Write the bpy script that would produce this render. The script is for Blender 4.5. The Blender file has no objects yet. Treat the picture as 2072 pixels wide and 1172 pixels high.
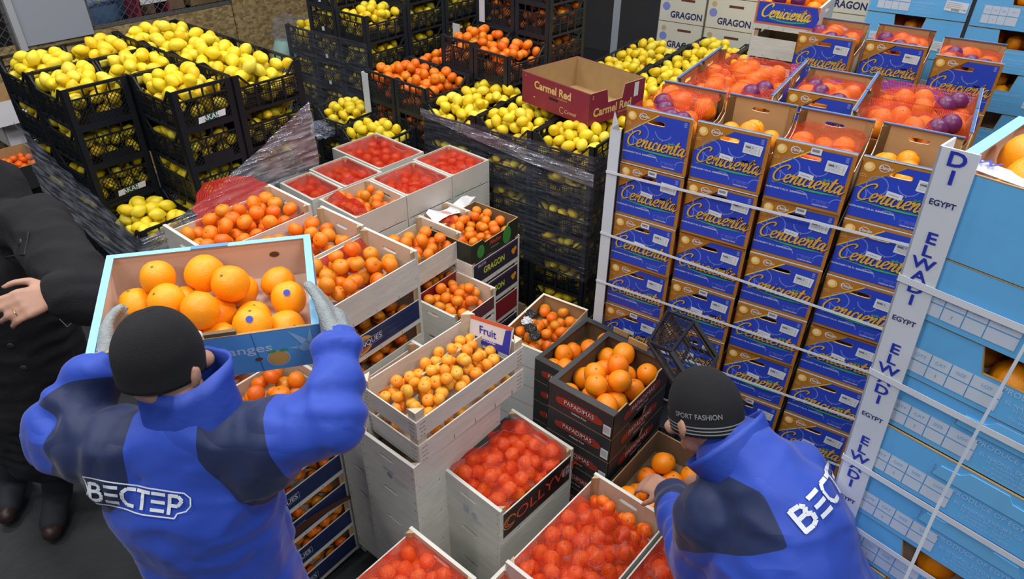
import bpy, bmesh, math, random
import numpy as np
from mathutils import Matrix, Vector, noise
from mathutils.bvhtree import BVHTree
PI = math.pi
C = bpy.context.scene.collection
random.seed(7); rng = np.random.RandomState(11)
# ------------------------------------------------------------ camera, world, lights, exposure
F_PX, PITCH, ROLL, CAM_Z = 1431.0, 0.598, 0.012, 2.85
cF = Vector((0, math.cos(PITCH), -math.sin(PITCH)))
_R = Vector((1, 0, 0)); _U = Vector((0, math.sin(PITCH), math.cos(PITCH)))
cR = _R*math.cos(ROLL) + _U*math.sin(ROLL); cU = -_R*math.sin(ROLL) + _U*math.cos(ROLL)
cam = bpy.data.cameras.new('camera'); camo = bpy.data.objects.new('camera', cam); C.objects.link(camo)
cam.sensor_width = 36; cam.lens = F_PX/2072*36; cam.clip_start = .05
m = Matrix.Identity(4)
for i in range(3): m[i][0] = cR[i]; m[i][1] = cU[i]; m[i][2] = -cF[i]
m.translation = (0, 0, CAM_Z); camo.matrix_world = m
sc = bpy.context.scene; sc.camera = camo
sc.view_settings.view_transform = 'Standard'; sc.view_settings.look = 'None'
sc.view_settings.gamma = 1; sc.view_settings.exposure = 0.0
w = bpy.data.worlds.new('world'); sc.world = w; w.use_nodes = True
w.node_tree.nodes['Background'].inputs[0].default_value = (.62, .74, .95, 1)
w.node_tree.nodes['Background'].inputs[1].default_value = .15
def lamp(x, y, z, sx, sy, power, rz=0, col=(1, .97, .93)):
    l = bpy.data.lights.new('ceiling_or_fill_lamp', 'AREA'); l.shape = 'RECTANGLE'; l.size = sx; l.size_y = sy; l.energy = power; l.color = col
    o = bpy.data.objects.new('ceiling_or_fill_lamp', l); o.location = (x, y, z); o.rotation_euler = (0, 0, rz); C.objects.link(o)
for (x, y, p) in ((-1.6, .6, 50), (1.4, .5, 44), (-.6, 2.4, 62), (-3.2, 3.6, 56), (.6, 4.6, 58), (2.6, 3.4, 60), (-1.5, 6.2, 30), (3.2, 6.4, 46), (-1.2, -1.8, 46), (1.8, -1.4, 66), (-3.9, 1.4, 44)):  # last three are added fill for camera-side faces and the left film
    lamp(x, y, 4.9, 1.3, .35, p, .3)
def at(px, py, z):
    d = cF + cR*((px-1036)/F_PX) - cU*((py-586)/F_PX)
    t = (z-CAM_Z)/d.z
    return Vector((d.x*t, d.y*t, z))
def atd(px, py, t):          # point at depth t
    d = cF + cR*((px-1036)/F_PX) - cU*((py-586)/F_PX)
    return Vector((0, 0, CAM_Z)) + d*t
def pair(a, b, width):       # two ends of a level edge of known width
    A = at(*a, 0); B = at(*b, 0); k = width/(B-A).length
    z = CAM_Z*(1-k); return at(*a, z), at(*b, z)
# ------------------------------------------------------------ materials
MATS = {}
def nodes(name):
    m = bpy.data.materials.new(name); m.use_nodes = True
    return m, m.node_tree, m.node_tree.nodes['Principled BSDF']
def mat(name, col, rough=.6, bump=0, scale=60, var=0, vscale=6, spec=None, metal=0, stretch=(1, 1, 1), col2=None, thin=0):
    if name in MATS: return MATS[name]
    m, t, b = nodes(name); N = t.nodes; L = t.links
    b.inputs['Base Color'].default_value = (*col, 1); b.inputs['Roughness'].default_value = rough; b.inputs['Metallic'].default_value = metal
    if spec is not None: b.inputs['Specular IOR Level'].default_value = spec
    if bump or var:
        tc = N.new('ShaderNodeTexCoord'); mp = N.new('ShaderNodeMapping'); mp.inputs['Scale'].default_value = stretch
        L.new(tc.outputs['Object'], mp.inputs[0])
    if var:
        n = N.new('ShaderNodeTexNoise'); n.inputs['Scale'].default_value = vscale; n.inputs['Detail'].default_value = 5
        L.new(mp.outputs[0], n.inputs['Vector'])
        r = N.new('ShaderNodeValToRGB'); e = r.color_ramp.elements; e[0].position = .3; e[1].position = .7
        c2 = col2 or tuple(c*(1-var) for c in col)
        e[0].color = (*c2, 1); e[1].color = (*col, 1)
        L.new(n.outputs['Fac'], r.inputs[0]); L.new(r.outputs[0], b.inputs['Base Color'])
    if bump:
        n = N.new('ShaderNodeTexNoise'); n.inputs['Scale'].default_value = scale; n.inputs['Detail'].default_value = 3
        L.new(mp.outputs[0], n.inputs['Vector'])
        bp = N.new('ShaderNodeBump'); bp.inputs['Strength'].default_value = bump; bp.inputs['Distance'].default_value = .004
        L.new(n.outputs['Fac'], bp.inputs['Height']); L.new(bp.outputs[0], b.inputs['Normal'])
    MATS[name] = m; return m
def fruit_mat(name, cols, rough=.38, bump=.25, scale=160, dark=None):
    m, t, b = nodes(name); N = t.nodes; L = t.links
    oi = N.new('ShaderNodeObjectInfo'); ge = N.new('ShaderNodeNewGeometry')
    ad = N.new('ShaderNodeMath'); ad.operation = 'ADD'; L.new(oi.outputs['Random'], ad.inputs[0]); L.new(ge.outputs['Random Per Island'], ad.inputs[1])
    fr = N.new('ShaderNodeMath'); fr.operation = 'FRACT'; L.new(ad.outputs[0], fr.inputs[0])
    tc = N.new('ShaderNodeTexCoord'); n = N.new('ShaderNodeTexNoise'); n.inputs['Scale'].default_value = 18; L.new(tc.outputs['Object'], n.inputs['Vector'])
    mx = N.new('ShaderNodeMath'); mx.operation = 'MULTIPLY_ADD'; mx.inputs[1].default_value = .35; L.new(n.outputs['Fac'], mx.inputs[0]); L.new(fr.outputs[0], mx.inputs[2])
    sb = N.new('ShaderNodeMath'); sb.operation = 'SUBTRACT'; sb.inputs[1].default_value = .17; L.new(mx.outputs[0], sb.inputs[0])
    r = N.new('ShaderNodeValToRGB'); e = r.color_ramp.elements
    e[0].color = (*cols[0], 1); e[1].color = (*cols[-1], 1)
    for i, c in enumerate(cols[1:-1]):
        x = e.new((i+1)/(len(cols)-1)); x.color = (*c, 1)
    L.new(sb.outputs[0], r.inputs[0]); L.new(r.outputs[0], b.inputs['Base Color'])
    b.inputs['Roughness'].default_value = rough; b.inputs['Specular IOR Level'].default_value = .45
    v = N.new('ShaderNodeTexVoronoi'); v.inputs['Scale'].default_value = scale*2.2; L.new(tc.outputs['Object'], v.inputs['Vector'])
    bp = N.new('ShaderNodeBump'); bp.inputs['Strength'].default_value = bump; bp.inputs['Distance'].default_value = .0012
    L.new(v.outputs['Distance'], bp.inputs['Height']); L.new(bp.outputs[0], b.inputs['Normal'])
    MATS[name] = m; return m
LEMON = fruit_mat('lemon_peel', [(.84, .55, .016), (.86, .63, .016), (.86, .69, .03), (.80, .66, .06)])
ORANGE = fruit_mat('orange_peel', [(.86, .20, .004), (.90, .25, .004), (.92, .29, .005), (.88, .22, .004)], bump=.35)
NAVEL = fruit_mat('navel_orange_peel', [(.92, .32, .004), (.94, .37, .005), (.92, .29, .004)], bump=.35)
MANDARIN = fruit_mat('mandarin_peel', [(.82, .14, .006), (.86, .19, .006), (.88, .23, .008), (.66, .25, .012)], rough=.34)
REDMAND = fruit_mat('red_mandarin_peel', [(.84, .11, .004), (.87, .15, .005), (.90, .20, .006)], rough=.34)
PLASTIC = mat('black_plastic', (.009, .011, .016), .42, .1, 120, spec=.35)
PLASTIC2 = mat('grey_black_plastic', (.016, .020, .028), .5, .1, 120)
WOOD = mat('poplar_wood', (.66, .60, .48), .65, .25, 30, .22, 9, stretch=(1, 6, 6), col2=(.56, .47, .34))
WOODW = mat('whitened_wood', (.70, .69, .64), .6, .25, 30, .16, 7, stretch=(1, 6, 6))
POSTW = mat('pine_post_wood', (.58, .42, .24), .65, .2, 60, .35, 20, stretch=(4, 4, .6))
INNER = mat('cream_board', (.68, .58, .44), .7, .1, 60, .14, 12)
KRAFT = mat('kraft_cardboard', (.42, .27, .12), .8, .15, 90, .12, 15)
KRAFTD = mat('brown_cardboard_dark', (.20, .13, .07), .8, .15, 90, .2, 15)
EDGE = mat('board_edge_white', (.72, .68, .56), .7)
CARD_BLUE = mat('printed_blue', (.026, .066, .56), .42, .06, 30, .12, 9)
CARD_ORANGE = mat('printed_ochre', (.52, .20, .022), .45, .05, 30, .22, 9)
RIM_BLUE = mat('rim_blue', (.075, .17, .42), .5, .1, 30, .3, 14)
GOLD = mat('gold_print', (.83, .47, .06), .45, 0, 1, .25, 60)
YELLOW = mat('yellow_print', (.86, .62, .05), .45)
PALEBLUE = mat('pale_blue_print', (.20, .26, .68), .45)
GREENP = mat('green_print', (.05, .42, .16), .45)
REDP = mat('red_print', (.50, .06, .05), .45)
WHITE = mat('white_paper', (.74, .76, .80), .5, .12, 60, .05, 30)
GREYP = mat('grey_print', (.30, .32, .38), .6)
BLACKP = mat('black_print', (.02, .02, .025), .6)
NAVYP = mat('navy_print', (.016, .022, .13), .55)
CYAN = mat('sky_blue_board', (.14, .48, .88), .5, .12, 25, .10, 6)
CYANL = mat('light_blue_rim', (.25, .58, .88), .5, .1, 30)
CYANT = mat('pale_sky_print', (.36, .62, .86), .55)
PINKIN = mat('pinkish_inner_board', (.72, .55, .46), .7, .08, 40, .08, 8)
BOARDW = mat('white_corner_board', (.66, .70, .77), .45, .08, 20, .06, 5)
BOARDG = mat('grey_corner_board', (.36, .41, .48), .5, .08, 20, .06, 5)
INK = mat('ultramarine_ink', (.018, .035, .42), .5)
DGREY = mat('charcoal_board', (.032, .035, .040), .5, .2, 40, .3, 10)
BURG = mat('burgundy_board', (.26, .022, .055), .48, .1, 40, .12, 8)
SAND = mat('sand_print', (.76, .52, .20), .5)
METAL = mat('staple_steel', (.25, .24, .22), .4, metal=.9)
def film_mat(name, tint, dens, streak=(3, 3, 60), hi=.5, dcol=(.42, .46, .60)):
    m = bpy.data.materials.new(name); m.use_nodes = True; t = m.node_tree; N = t.nodes; L = t.links
    N.remove(N['Principled BSDF']); out = N['Material Output']
    tr = N.new('ShaderNodeBsdfTransparent'); tr.inputs[0].default_value = (*tint, 1)
    gl = N.new('ShaderNodeBsdfGlossy'); gl.inputs['Roughness'].default_value = .16; gl.inputs[0].default_value = (.85, .9, 1, 1)
    df = N.new('ShaderNodeBsdfDiffuse'); df.inputs[0].default_value = (*dcol, 1)
    tc = N.new('ShaderNodeTexCoord'); mp = N.new('ShaderNodeMapping'); mp.inputs['Scale'].default_value = streak; L.new(tc.outputs['UV'], mp.inputs[0])
    n = N.new('ShaderNodeTexNoise'); n.inputs['Scale'].default_value = 1; n.inputs['Detail'].default_value = 4; L.new(mp.outputs[0], n.inputs['Vector'])
    bp = N.new('ShaderNodeBump'); bp.inputs['Strength'].default_value = .8; bp.inputs['Distance'].default_value = .02; L.new(n.outputs['Fac'], bp.inputs['Height'])
    L.new(bp.outputs[0], gl.inputs['Normal'])
    r = N.new('ShaderNodeValToRGB'); r.color_ramp.elements[0].position = .42; r.color_ramp.elements[1].position = .72
    r.color_ramp.elements[0].color = (dens*.25,)*3+(1,); r.color_ramp.elements[1].color = (dens*1.9,)*3+(1,); L.new(n.outputs['Fac'], r.inputs[0])
    m1 = N.new('ShaderNodeMixShader'); L.new(r.outputs[0], m1.inputs[0]); L.new(tr.outputs[0], m1.inputs[1]); L.new(df.outputs[0], m1.inputs[2])
    m2 = N.new('ShaderNodeMixShader'); m2.inputs[0].default_value = hi*.5; L.new(m1.outputs[0], m2.inputs[1]); L.new(gl.outputs[0], m2.inputs[2])
    L.new(m2.outputs[0], out.inputs[0]); MATS[name] = m; return m
FILM = film_mat('clear_stretch_film', (.95, .96, 1), .07, (5, 60, 1), .10)
FILMB = film_mat('bunched_stretch_film', (.93, .94, .98), .34, (6, 70, 1), .55)
FILM2 = film_mat('painted_sheen_stretch_film', (.95, .96, 1), .34, (6, 46, 1), .40, (.72, .76, .86))  # clear film with its bright sheen put into pale diffuse streaks
def net_mat(name, col, k, cover, wash):
    m, t, b = nodes(name); N = t.nodes; L = t.links
    b.inputs['Base Color'].default_value = (*col, 1); b.inputs['Roughness'].default_value = .34; b.inputs['Specular IOR Level'].default_value = .28
    tc = N.new('ShaderNodeTexCoord'); sp = N.new('ShaderNodeSeparateXYZ'); L.new(tc.outputs['UV'], sp.inputs[0])
    outs = []
    for sgn in (1, -1):
        a = N.new('ShaderNodeMath'); a.operation = 'MULTIPLY_ADD'; a.inputs[1].default_value = sgn*.7; L.new(sp.outputs[0], a.inputs[0]); L.new(sp.outputs[1], a.inputs[2])
        s = N.new('ShaderNodeMath'); s.operation = 'MULTIPLY'; s.inputs[1].default_value = k; L.new(a.outputs[0], s.inputs[0])
        f = N.new('ShaderNodeMath'); f.operation = 'PINGPONG'; f.inputs[1].default_value = .5; L.new(s.outputs[0], f.inputs[0])
        g = N.new('ShaderNodeMath'); g.operation = 'LESS_THAN'; g.inputs[1].default_value = cover*.5; L.new(f.outputs[0], g.inputs[0]); outs.append(g)
    mx = N.new('ShaderNodeMath'); mx.operation = 'MAXIMUM'; L.new(outs[0].outputs[0], mx.inputs[0]); L.new(outs[1].outputs[0], mx.inputs[1])
    m2 = N.new('ShaderNodeMath'); m2.operation = 'MAXIMUM'; m2.inputs[1].default_value = wash; L.new(mx.outputs[0], m2.inputs[0])
    L.new(m2.outputs[0], b.inputs['Alpha']); MATS[name] = m; return m
NET = net_mat('red_net', (.66, .035, .010), 200, .26, .015)
NETD = net_mat('dense_red_net', (.50, .012, .008), 170, .30, .10)
NETO = net_mat('orange_net', (.70, .06, .02), 150, .18, .05)
NETP = net_mat('fine_pink_net', (.68, .05, .04), 170, .30, .10)
# ------------------------------------------------------------ mesh building
class MB:
    def __init__(s): s.v = []; s.f = []; s.m = []; s.mats = []; s.uv = None
    def mi(s, mt):
        if mt not in s.mats: s.mats.append(mt)
        return s.mats.index(mt)
    def add(s, vs, fs, mt, M=None):
        o = len(s.v)
        s.v += [tuple(M @ Vector(v)) for v in vs] if M else [tuple(v) for v in vs]
        k = s.mi(mt); s.f += [tuple(i+o for i in f) for f in fs]; s.m += [k]*len(fs)
    def box(s, a, b, mt, M=None):
        x0, y0, z0 = a; x1, y1, z1 = b
        s.add([(x0,y0,z0),(x1,y0,z0),(x1,y1,z0),(x0,y1,z0),(x0,y0,z1),(x1,y0,z1),(x1,y1,z1),(x0,y1,z1)],
              [(0,3,2,1),(4,5,6,7),(0,1,5,4),(1,2,6,5),(2,3,7,6),(3,0,4,7)], mt, M)
    def bar(s, p, q, w, t, mt, M=None, y=0):      # bar in the x-z plane, thickness along y
        dx, dz = q[0]-p[0], q[1]-p[1]; l = math.hypot(dx, dz) or 1; nx, nz = -dz/l*w/2, dx/l*w/2
        c = [(p[0]-nx, p[1]-nz), (q[0]-nx, q[1]-nz), (q[0]+nx, q[1]+nz), (p[0]+nx, p[1]+nz)]
        s.prism(c, y, y+t, mt, M)
    def prism(s, c, y0, y1, mt, M=None):          # polygon in x-z, extruded along y
        n = len(c)
        s.add([(x, y0, z) for x, z in c]+[(x, y1, z) for x, z in c],
              [tuple(range(n)), tuple(range(2*n-1, n-1, -1))]+[(i, i+n, (i+1) % n+n, (i+1) % n) for i in range(n)], mt, M)
    def flat(s, c, y, mt, M=None):
        s.add([(x, y, z) for x, z in c], [tuple(range(len(c)))], mt, M)
    def ribbon(s, pts, w, y, mt, M=None, taper=None):
        P = [Vector(p) for p in pts]; n = len(P); vs = []
        for i in range(n):
            d = (P[min(i+1, n-1)]-P[max(i-1, 0)]); d = d.normalized() if d.length else Vector((1, 0))
            ww = w if taper is None else w*taper(i/(n-1), d)
            vs += [(P[i].x-d.y*ww/2, y, P[i].y+d.x*ww/2), (P[i].x+d.y*ww/2, y, P[i].y-d.x*ww/2)]
        s.add(vs, [(2*i, 2*i+1, 2*i+3, 2*i+2) for i in range(n-1)], mt, M)
    def arc(s, cx, cz, r, a0, a1, w, y, mt, M=None, n=20, e=1):
        s.ribbon([(cx+r*math.cos(a0+(a1-a0)*i/n), cz+e*r*math.sin(a0+(a1-a0)*i/n)) for i in range(n+1)], w, y, mt, M)
    def disc(s, cx, cz, r, y, mt, M=None, n=16, e=1):
        s.flat([(cx+r*math.cos(2*PI*i/n), cz+e*r*math.sin(2*PI*i/n)) for i in range(n)], y, mt, M)
    def text(s, txt, size, x, z, y, mt, M=None, bold=0, shear=0, align='CENTER', sx=1):
        vs, fs = textmesh(txt, bold, shear, align)
        s.add([(x+v[0]*size*sx, y, z+v[1]*size) for v in vs], fs, mt, M)
    def tube(s, pts, r, mt, n=6, cap=True):
        P = [Vector(p) for p in pts]; vs = []; fs = []
        for i, p in enumerate(P):
            d = (P[min(i+1, len(P)-1)]-P[max(i-1, 0)]).normalized(); a = d.orthogonal().normalized(); b = d.cross(a)
            rr = r[i] if isinstance(r, (list, tuple)) else r
            vs += [p+(a*math.cos(2*PI*k/n)+b*math.sin(2*PI*k/n))*rr for k in range(n)]
        for i in range(len(P)-1):
            fs += [(i*n+k, i*n+(k+1) % n, (i+1)*n+(k+1) % n, (i+1)*n+k) for k in range(n)]
        if cap: fs += [tuple(range(n-1, -1, -1)), tuple((len(P)-1)*n+k for k in range(n))]
        s.add(vs, fs, mt)
    def panel(s, w, h, th, mt, slot=None, M=None, back=None, edge=None):   # upright board, optional rounded hole
        back = back or mt; edge = edge or mt
        if not slot:
            s.add([(0,0,0),(w,0,0),(w,0,h),(0,0,h)], [(0,1,2,3)], mt, M); s.add([(0,th,0),(w,th,0),(w,th,h),(0,th,h)], [(3,2,1,0)], back, M)
        else:
            cx, cz, sw, sh = slot; A = [math.atan2(sh*math.sin(a), sw*math.cos(a)) for a in [2*PI*i/16 for i in range(16)]]
            cor = [math.atan2(c-cz, b-cx) for b, c in ((w, h), (0, h), (0, 0), (w, 0))]
            A = sorted(set(A+cor)); inn = []; out = []
            for a in A:
                ca, sa = math.cos(a), math.sin(a)
                t = min([((w-cx)/ca if ca > 0 else -cx/ca) if abs(ca) > 1e-9 else 9e9, ((h-cz)/sa if sa > 0 else -cz/sa) if abs(sa) > 1e-9 else 9e9])
                out.append((cx+ca*t, cz+sa*t))
                ex = 4; rr = 1/((abs(ca/(sw/2))**ex+abs(sa/(sh/2))**ex)**(1/ex)); inn.append((cx+ca*rr, cz+sa*rr))
            n = len(A)
            for y, mm, fl in ((0, mt, 0), (th, back, 1)):
                fs = [(i, i+n, (i+1) % n+n, (i+1) % n) for i in range(n)]
                if fl: fs = [f[::-1] for f in fs]
                s.add([(x, y, z) for x, z in inn]+[(x, y, z) for x, z in out], fs, mm, M)
            s.add([(x, 0, z) for x, z in inn]+[(x, th, z) for x, z in inn], [(i, (i+1) % n, (i+1) % n+n, i+n) for i in range(n)], edge, M)
        s.add([(0,0,0),(w,0,0),(w,0,h),(0,0,h),(0,th,0),(w,th,0),(w,th,h),(0,th,h)], [(0,4,5,1),(1,5,6,2),(2,6,7,3),(3,7,4,0)], edge, M)
    def mesh(s, name, smooth=False):
        me = bpy.data.meshes.new(name); me.from_pydata(s.v, [], s.f)
        for x in s.mats: me.materials.append(x)
        me.polygons.foreach_set('material_index', s.m)
        if smooth: me.polygons.foreach_set('use_smooth', [True]*len(s.f))
        if s.uv:
            l = me.uv_layers.new(name='UVMap'); vi = np.zeros(len(me.loops), dtype=np.int32); me.loops.foreach_get('vertex_index', vi)
            l.data.foreach_set('uv', np.array(s.uv, dtype=np.float32)[vi].ravel())
        me.update(); return me
_tx = {}
def textmesh(txt, bold, shear, align):
    k = (txt, bold, shear, align)
    if k not in _tx:
        cu = bpy.data.curves.new('lettering', 'FONT'); cu.body = txt; cu.size = 1; cu.offset = bold; cu.shear = shear; cu.align_x = align; cu.align_y = 'CENTER'; cu.resolution_u = 3
        o = bpy.data.objects.new('lettering', cu); me = o.to_mesh()
        _tx[k] = ([(v.co.x, v.co.y) for v in me.vertices], [tuple(p.vertices) for p in me.polygons])
        o.to_mesh_clear(); bpy.data.objects.remove(o); bpy.data.curves.remove(cu)
    return _tx[k]
def catmull(P, k=6):
    P = [Vector(p) for p in P]; P = [P[0]]+P+[P[-1]]; out = []
    for i in range(1, len(P)-2):
        for j in range(k):
            t = j/k; a, b, c, d = P[i-1], P[i], P[i+1], P[i+2]
            out.append(.5*((2*b)+(c-a)*t+(2*a-5*b+4*c-d)*t*t+(3*b-a-3*c+d)*t**3))
    out.append(P[-2]); return out
SCRIPT = {'C': ([[(1.15,1.45),(1.2,1.85),(.85,1.95),(.35,1.55),(.08,.85),(.25,.18),(.7,0),(1.2,.3)]], 1.25),
 'e': ([[(-.05,.3),(.35,.5),(.52,.78),(.36,.98),(.12,.75),(.1,.25),(.38,0),(.8,.3)]], .72),
 'n': ([[(-.05,.75),(.12,.98),(.1,.02)],[(.1,.3),(.42,.95),(.56,.85),(.5,.2),(.64,0),(.92,.3)]], .86),
 'i': ([[(-.05,.35),(.17,.95),(.12,.2),(.26,0),(.5,.3)],[(.2,1.3),(.24,1.36)]], .46),
 'c': ([[(.5,.72),(.38,.97),(.14,.75),(.1,.25),(.36,0),(.72,.3)]], .66),
 't': ([[(-.05,.4),(.2,1.6),(.12,.25),(.3,0),(.5,.3)],[(-.12,1.08),(.55,1.18)]], .5),
 'a': ([[(.58,.85),(.34,.97),(.08,.55),(.2,.03),(.46,.35),(.62,.95),(.56,.2),(.7,0),(1.05,.35)]], .9)}
def script_word(mb, txt, x0, z0, size, y, mt, w=.24, M=None):
    x = 0
    for ch in txt:
        st, adv = SCRIPT[ch]
        for s_ in st:
            pts = [((x+p.x+p.y*.28)*size+x0, p.y*size+z0) for p in catmull(s_, 5)]
            mb.ribbon(pts, w*size, y, mt, M, taper=lambda t, d: (.62+.55*abs(d.y*.8-d.x*.35))*(1 if .06 < t < .94 else .6))
        x += adv
# ------------------------------------------------------------ object helpers
def setp(o, label=None, cat=None, group=None, kind=None):
    if label: o['label'] = label
    if cat: o['category'] = cat
    if group: o['group'] = group
    if kind: o['kind'] = kind
    return o
def obj(name, me, parent=None, M=None, **k):
    if isinstance(me, MB): me = me.mesh(name, k.pop('smooth', False))
    o = bpy.data.objects.new(name, me); C.objects.link(o)
    if M is not None: o.matrix_basis = M
    if parent: o.parent = parent
    return setp(o, **k)
def empty(name, M, **k):
    o = bpy.data.objects.new(name, None); o.empty_display_size = .05; C.objects.link(o); o.matrix_world = M
    return setp(o, **k)
def inst(kit, name, M, **k):      # kit: list of (part name, mesh, matrix, subkit)
    r = empty(name, M, **k)
    for p in kit:
        o = obj(p[0], p[1], r, p[2])
        if len(p) > 4 and p[4]: o['label'] = p[4]
        if len(p) > 3 and p[3]:
            for q in p[3]:
                s = obj(q[0], q[1], o, q[2])
    return r
def T(x=0, y=0, z=0, rz=0): return Matrix.Translation((x, y, z)) @ Matrix.Rotation(rz, 4, 'Z')
ORD = ['top', 'second', 'third', 'fourth', 'fifth', 'sixth', 'seventh', 'eighth', 'ninth', 'tenth', 'eleventh', 'twelfth', 'thirteenth', 'fourteenth', 'fifteenth', 'sixteenth', 'seventeenth', 'eighteenth', 'nineteenth', 'twentieth', 'twenty-first']
ID = Matrix.Identity(4)
# ------------------------------------------------------------ fruit
def ico(sub):
    b = bmesh.new(); bmesh.ops.create_icosphere(b, subdivisions=sub, radius=1)
    v = np.array([x.co[:] for x in b.verts]); f = [tuple(q.index for q in x.verts) for x in b.faces]; b.free(); return v, f
ICO = {1: ico(1), 2: ico(2), 3: ico(3), 4: ico(4)}
def shape(kind, sub, var=0):
    v, f = ICO[sub]; v = v.copy(); z = v[:, 2].copy()
    ph = var*1.7
    lump = 1+.025*np.sin(2.3*v[:, 0]*2+ph)*np.cos(1.9*v[:, 1]*2+ph*2)
    v *= lump[:, None]
    if kind == 'lemon':
        v[:, 2] *= 1.22+.07*(var % 3); a = np.clip((np.abs(z)-.86)/.14, 0, 1); v[:, 2] += np.sign(z)*a*.16; v[:, :2] *= (1-.12*np.clip(np.abs(z), 0, 1)**2)[:, None]
    elif kind in ('mandarin', 'clementine'):
        v[:, 2] *= .86-.03*(var % 2); a = np.clip((z-.88)/.12, 0, 1); v[:, 2] -= a*.10; a = np.clip((-z-.9)/.1, 0, 1); v[:, 2] += a*.06
    else:
        v[:, 2] *= 1.0+.06*(var % 3); a = np.clip((z-.93)/.07, 0, 1); v[:, 2] -= a*.06; a = np.clip((-z-.93)/.07, 0, 1); v[:, 2] += a*.04
    return v, f
STEM = mat('fruit_stem', (.10, .13, .03), .8); STEMD = mat('lemon_stem', (.30, .22, .05), .8)
FM = {'lemon': LEMON, 'mandarin': MANDARIN, 'clementine': fruit_mat('clementine_peel', [(.90, .28, .02), (.93, .34, .02), (.88, .38, .03), (.78, .42, .05)], rough=.34), 'net mandarin': REDMAND, 'orange': ORANGE, 'navel': NAVEL}
_fm = {}
def fruit_mesh(kind, var, r):
    k = (kind, var, round(r, 4))
    if k not in _fm:
        v, f = shape('mandarin' if kind == 'net mandarin' else kind, 3, var); me = bpy.data.meshes.new(kind)
        vs = (v*r).tolist(); fs = list(f); top = float(v[:, 2].max())*r
        if kind != 'lemon':                       # calyx star
            n0 = len(vs); zc = float(v[np.argmin(np.abs(v[:, 0])+np.abs(v[:, 1])-v[:, 2]*.01), 2])*r
            zc = shape_top(v)*r+.0006; rr = .11*r if kind in ('orange', 'navel') else .13*r
            vs += [(rr*(1 if i % 2 else .5)*math.cos(i*PI/5), rr*(1 if i % 2 else .5)*math.sin(i*PI/5), zc) for i in range(10)]+[(0, 0, zc+.0015)]
            fs += [(n0+i, n0+(i+1) % 10, n0+10) for i in range(10)]
        me.from_pydata(vs, [], fs); me.materials.append(FM[kind]); me.materials.append(STEM)
        me.polygons.foreach_set('use_smooth', [True]*len(fs)); me.polygons.foreach_set('material_index', [0 if i < len(f) else 1 for i in range(len(fs))])
        _fm[k] = me
    return _fm[k]
def shape_top(v):
    i = np.argsort(v[:, 0]**2+v[:, 1]**2)[:6]; return float(v[i, 2].max())
BUDGET = {'lemon': 298, 'mandarin': 170, 'clementine': 120, 'net mandarin': 128, 'orange': 200, 'navel': 60}
STUFF = {}; SINGLES = {}
NUM = ['one', 'two', 'three', 'four', 'five', 'six', 'seven', 'eight', 'nine', 'ten']
def name_singles():
    dup_ = {}
    for o in C.objects:
        if o.parent is None and o.get('label') and o['label'] not in SINGLES:
            o['label'] = o['label'].replace('top down', 'topmost').replace('  ', ' '); dup_.setdefault(o['label'], []).append(o)
    for k, v in dup_.items():
        if len(v) > 1 and v[0].get('group'): SINGLES[k] = [(o, o.matrix_world.translation.copy() if o.matrix_world.translation.length > .01 else o.matrix_world @ Vector(o.bound_box[0])) for o in v]
    for base, lst in SINGLES.items():
        if len(lst) < 2 or not base: continue
        P = []
        for o, p in lst:
            d = p-Vector((0, 0, CAM_Z)); t = d.dot(cF); P.append((-d.dot(cU)/t, d.dot(cR)/t, o))
        P.sort(key=lambda q: q[0]); rows = max(2, min(9, round(math.sqrt(len(P)*.75)))); k = math.ceil(len(P)/rows)
        for i in range(0, len(P), k):
            for j, q in enumerate(sorted(P[i:i+k], key=lambda q: q[1])): q[2]['label'] = '%s, row %s, %s from left' % (base, NUM[i//k], ORD[j].replace('top', 'first'))
        if len(base.split()) > 11: print('LONG', len(base.split()), base)
def pack(W, D, z0, lim, r, seed, mound=0, dip=0):
    R = np.random.RandomState(seed); P = np.zeros((0, 3)); fail = 0
    while fail < 5 and len(P) < 420:
        q = np.stack([R.uniform(r, W-r, 90), R.uniform(r, D-r, 90)], 1)
        z = np.full(90, z0+r)
        if len(P):
            d2 = ((q[:, None, :]-P[None, :, :2])**2).sum(2); h = 4*r*r-d2
            zz = np.where(h > 0, P[None, :, 2]+np.sqrt(np.maximum(h, 0)), -9); z = np.maximum(z, zz.max(1))
        L = lim+mound*(1-(abs(q[:, 0]/W-.5)*2)**2.4)*(1-(abs(q[:, 1]/D-.5)*2)**2.4)
        s = z-L; i = int(np.argmin(s))
        if s[i] > 0: fail += 1; continue
        P = np.vstack([P, [q[i, 0], q[i, 1], z[i]]])
    return P
_pc = {}
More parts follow.
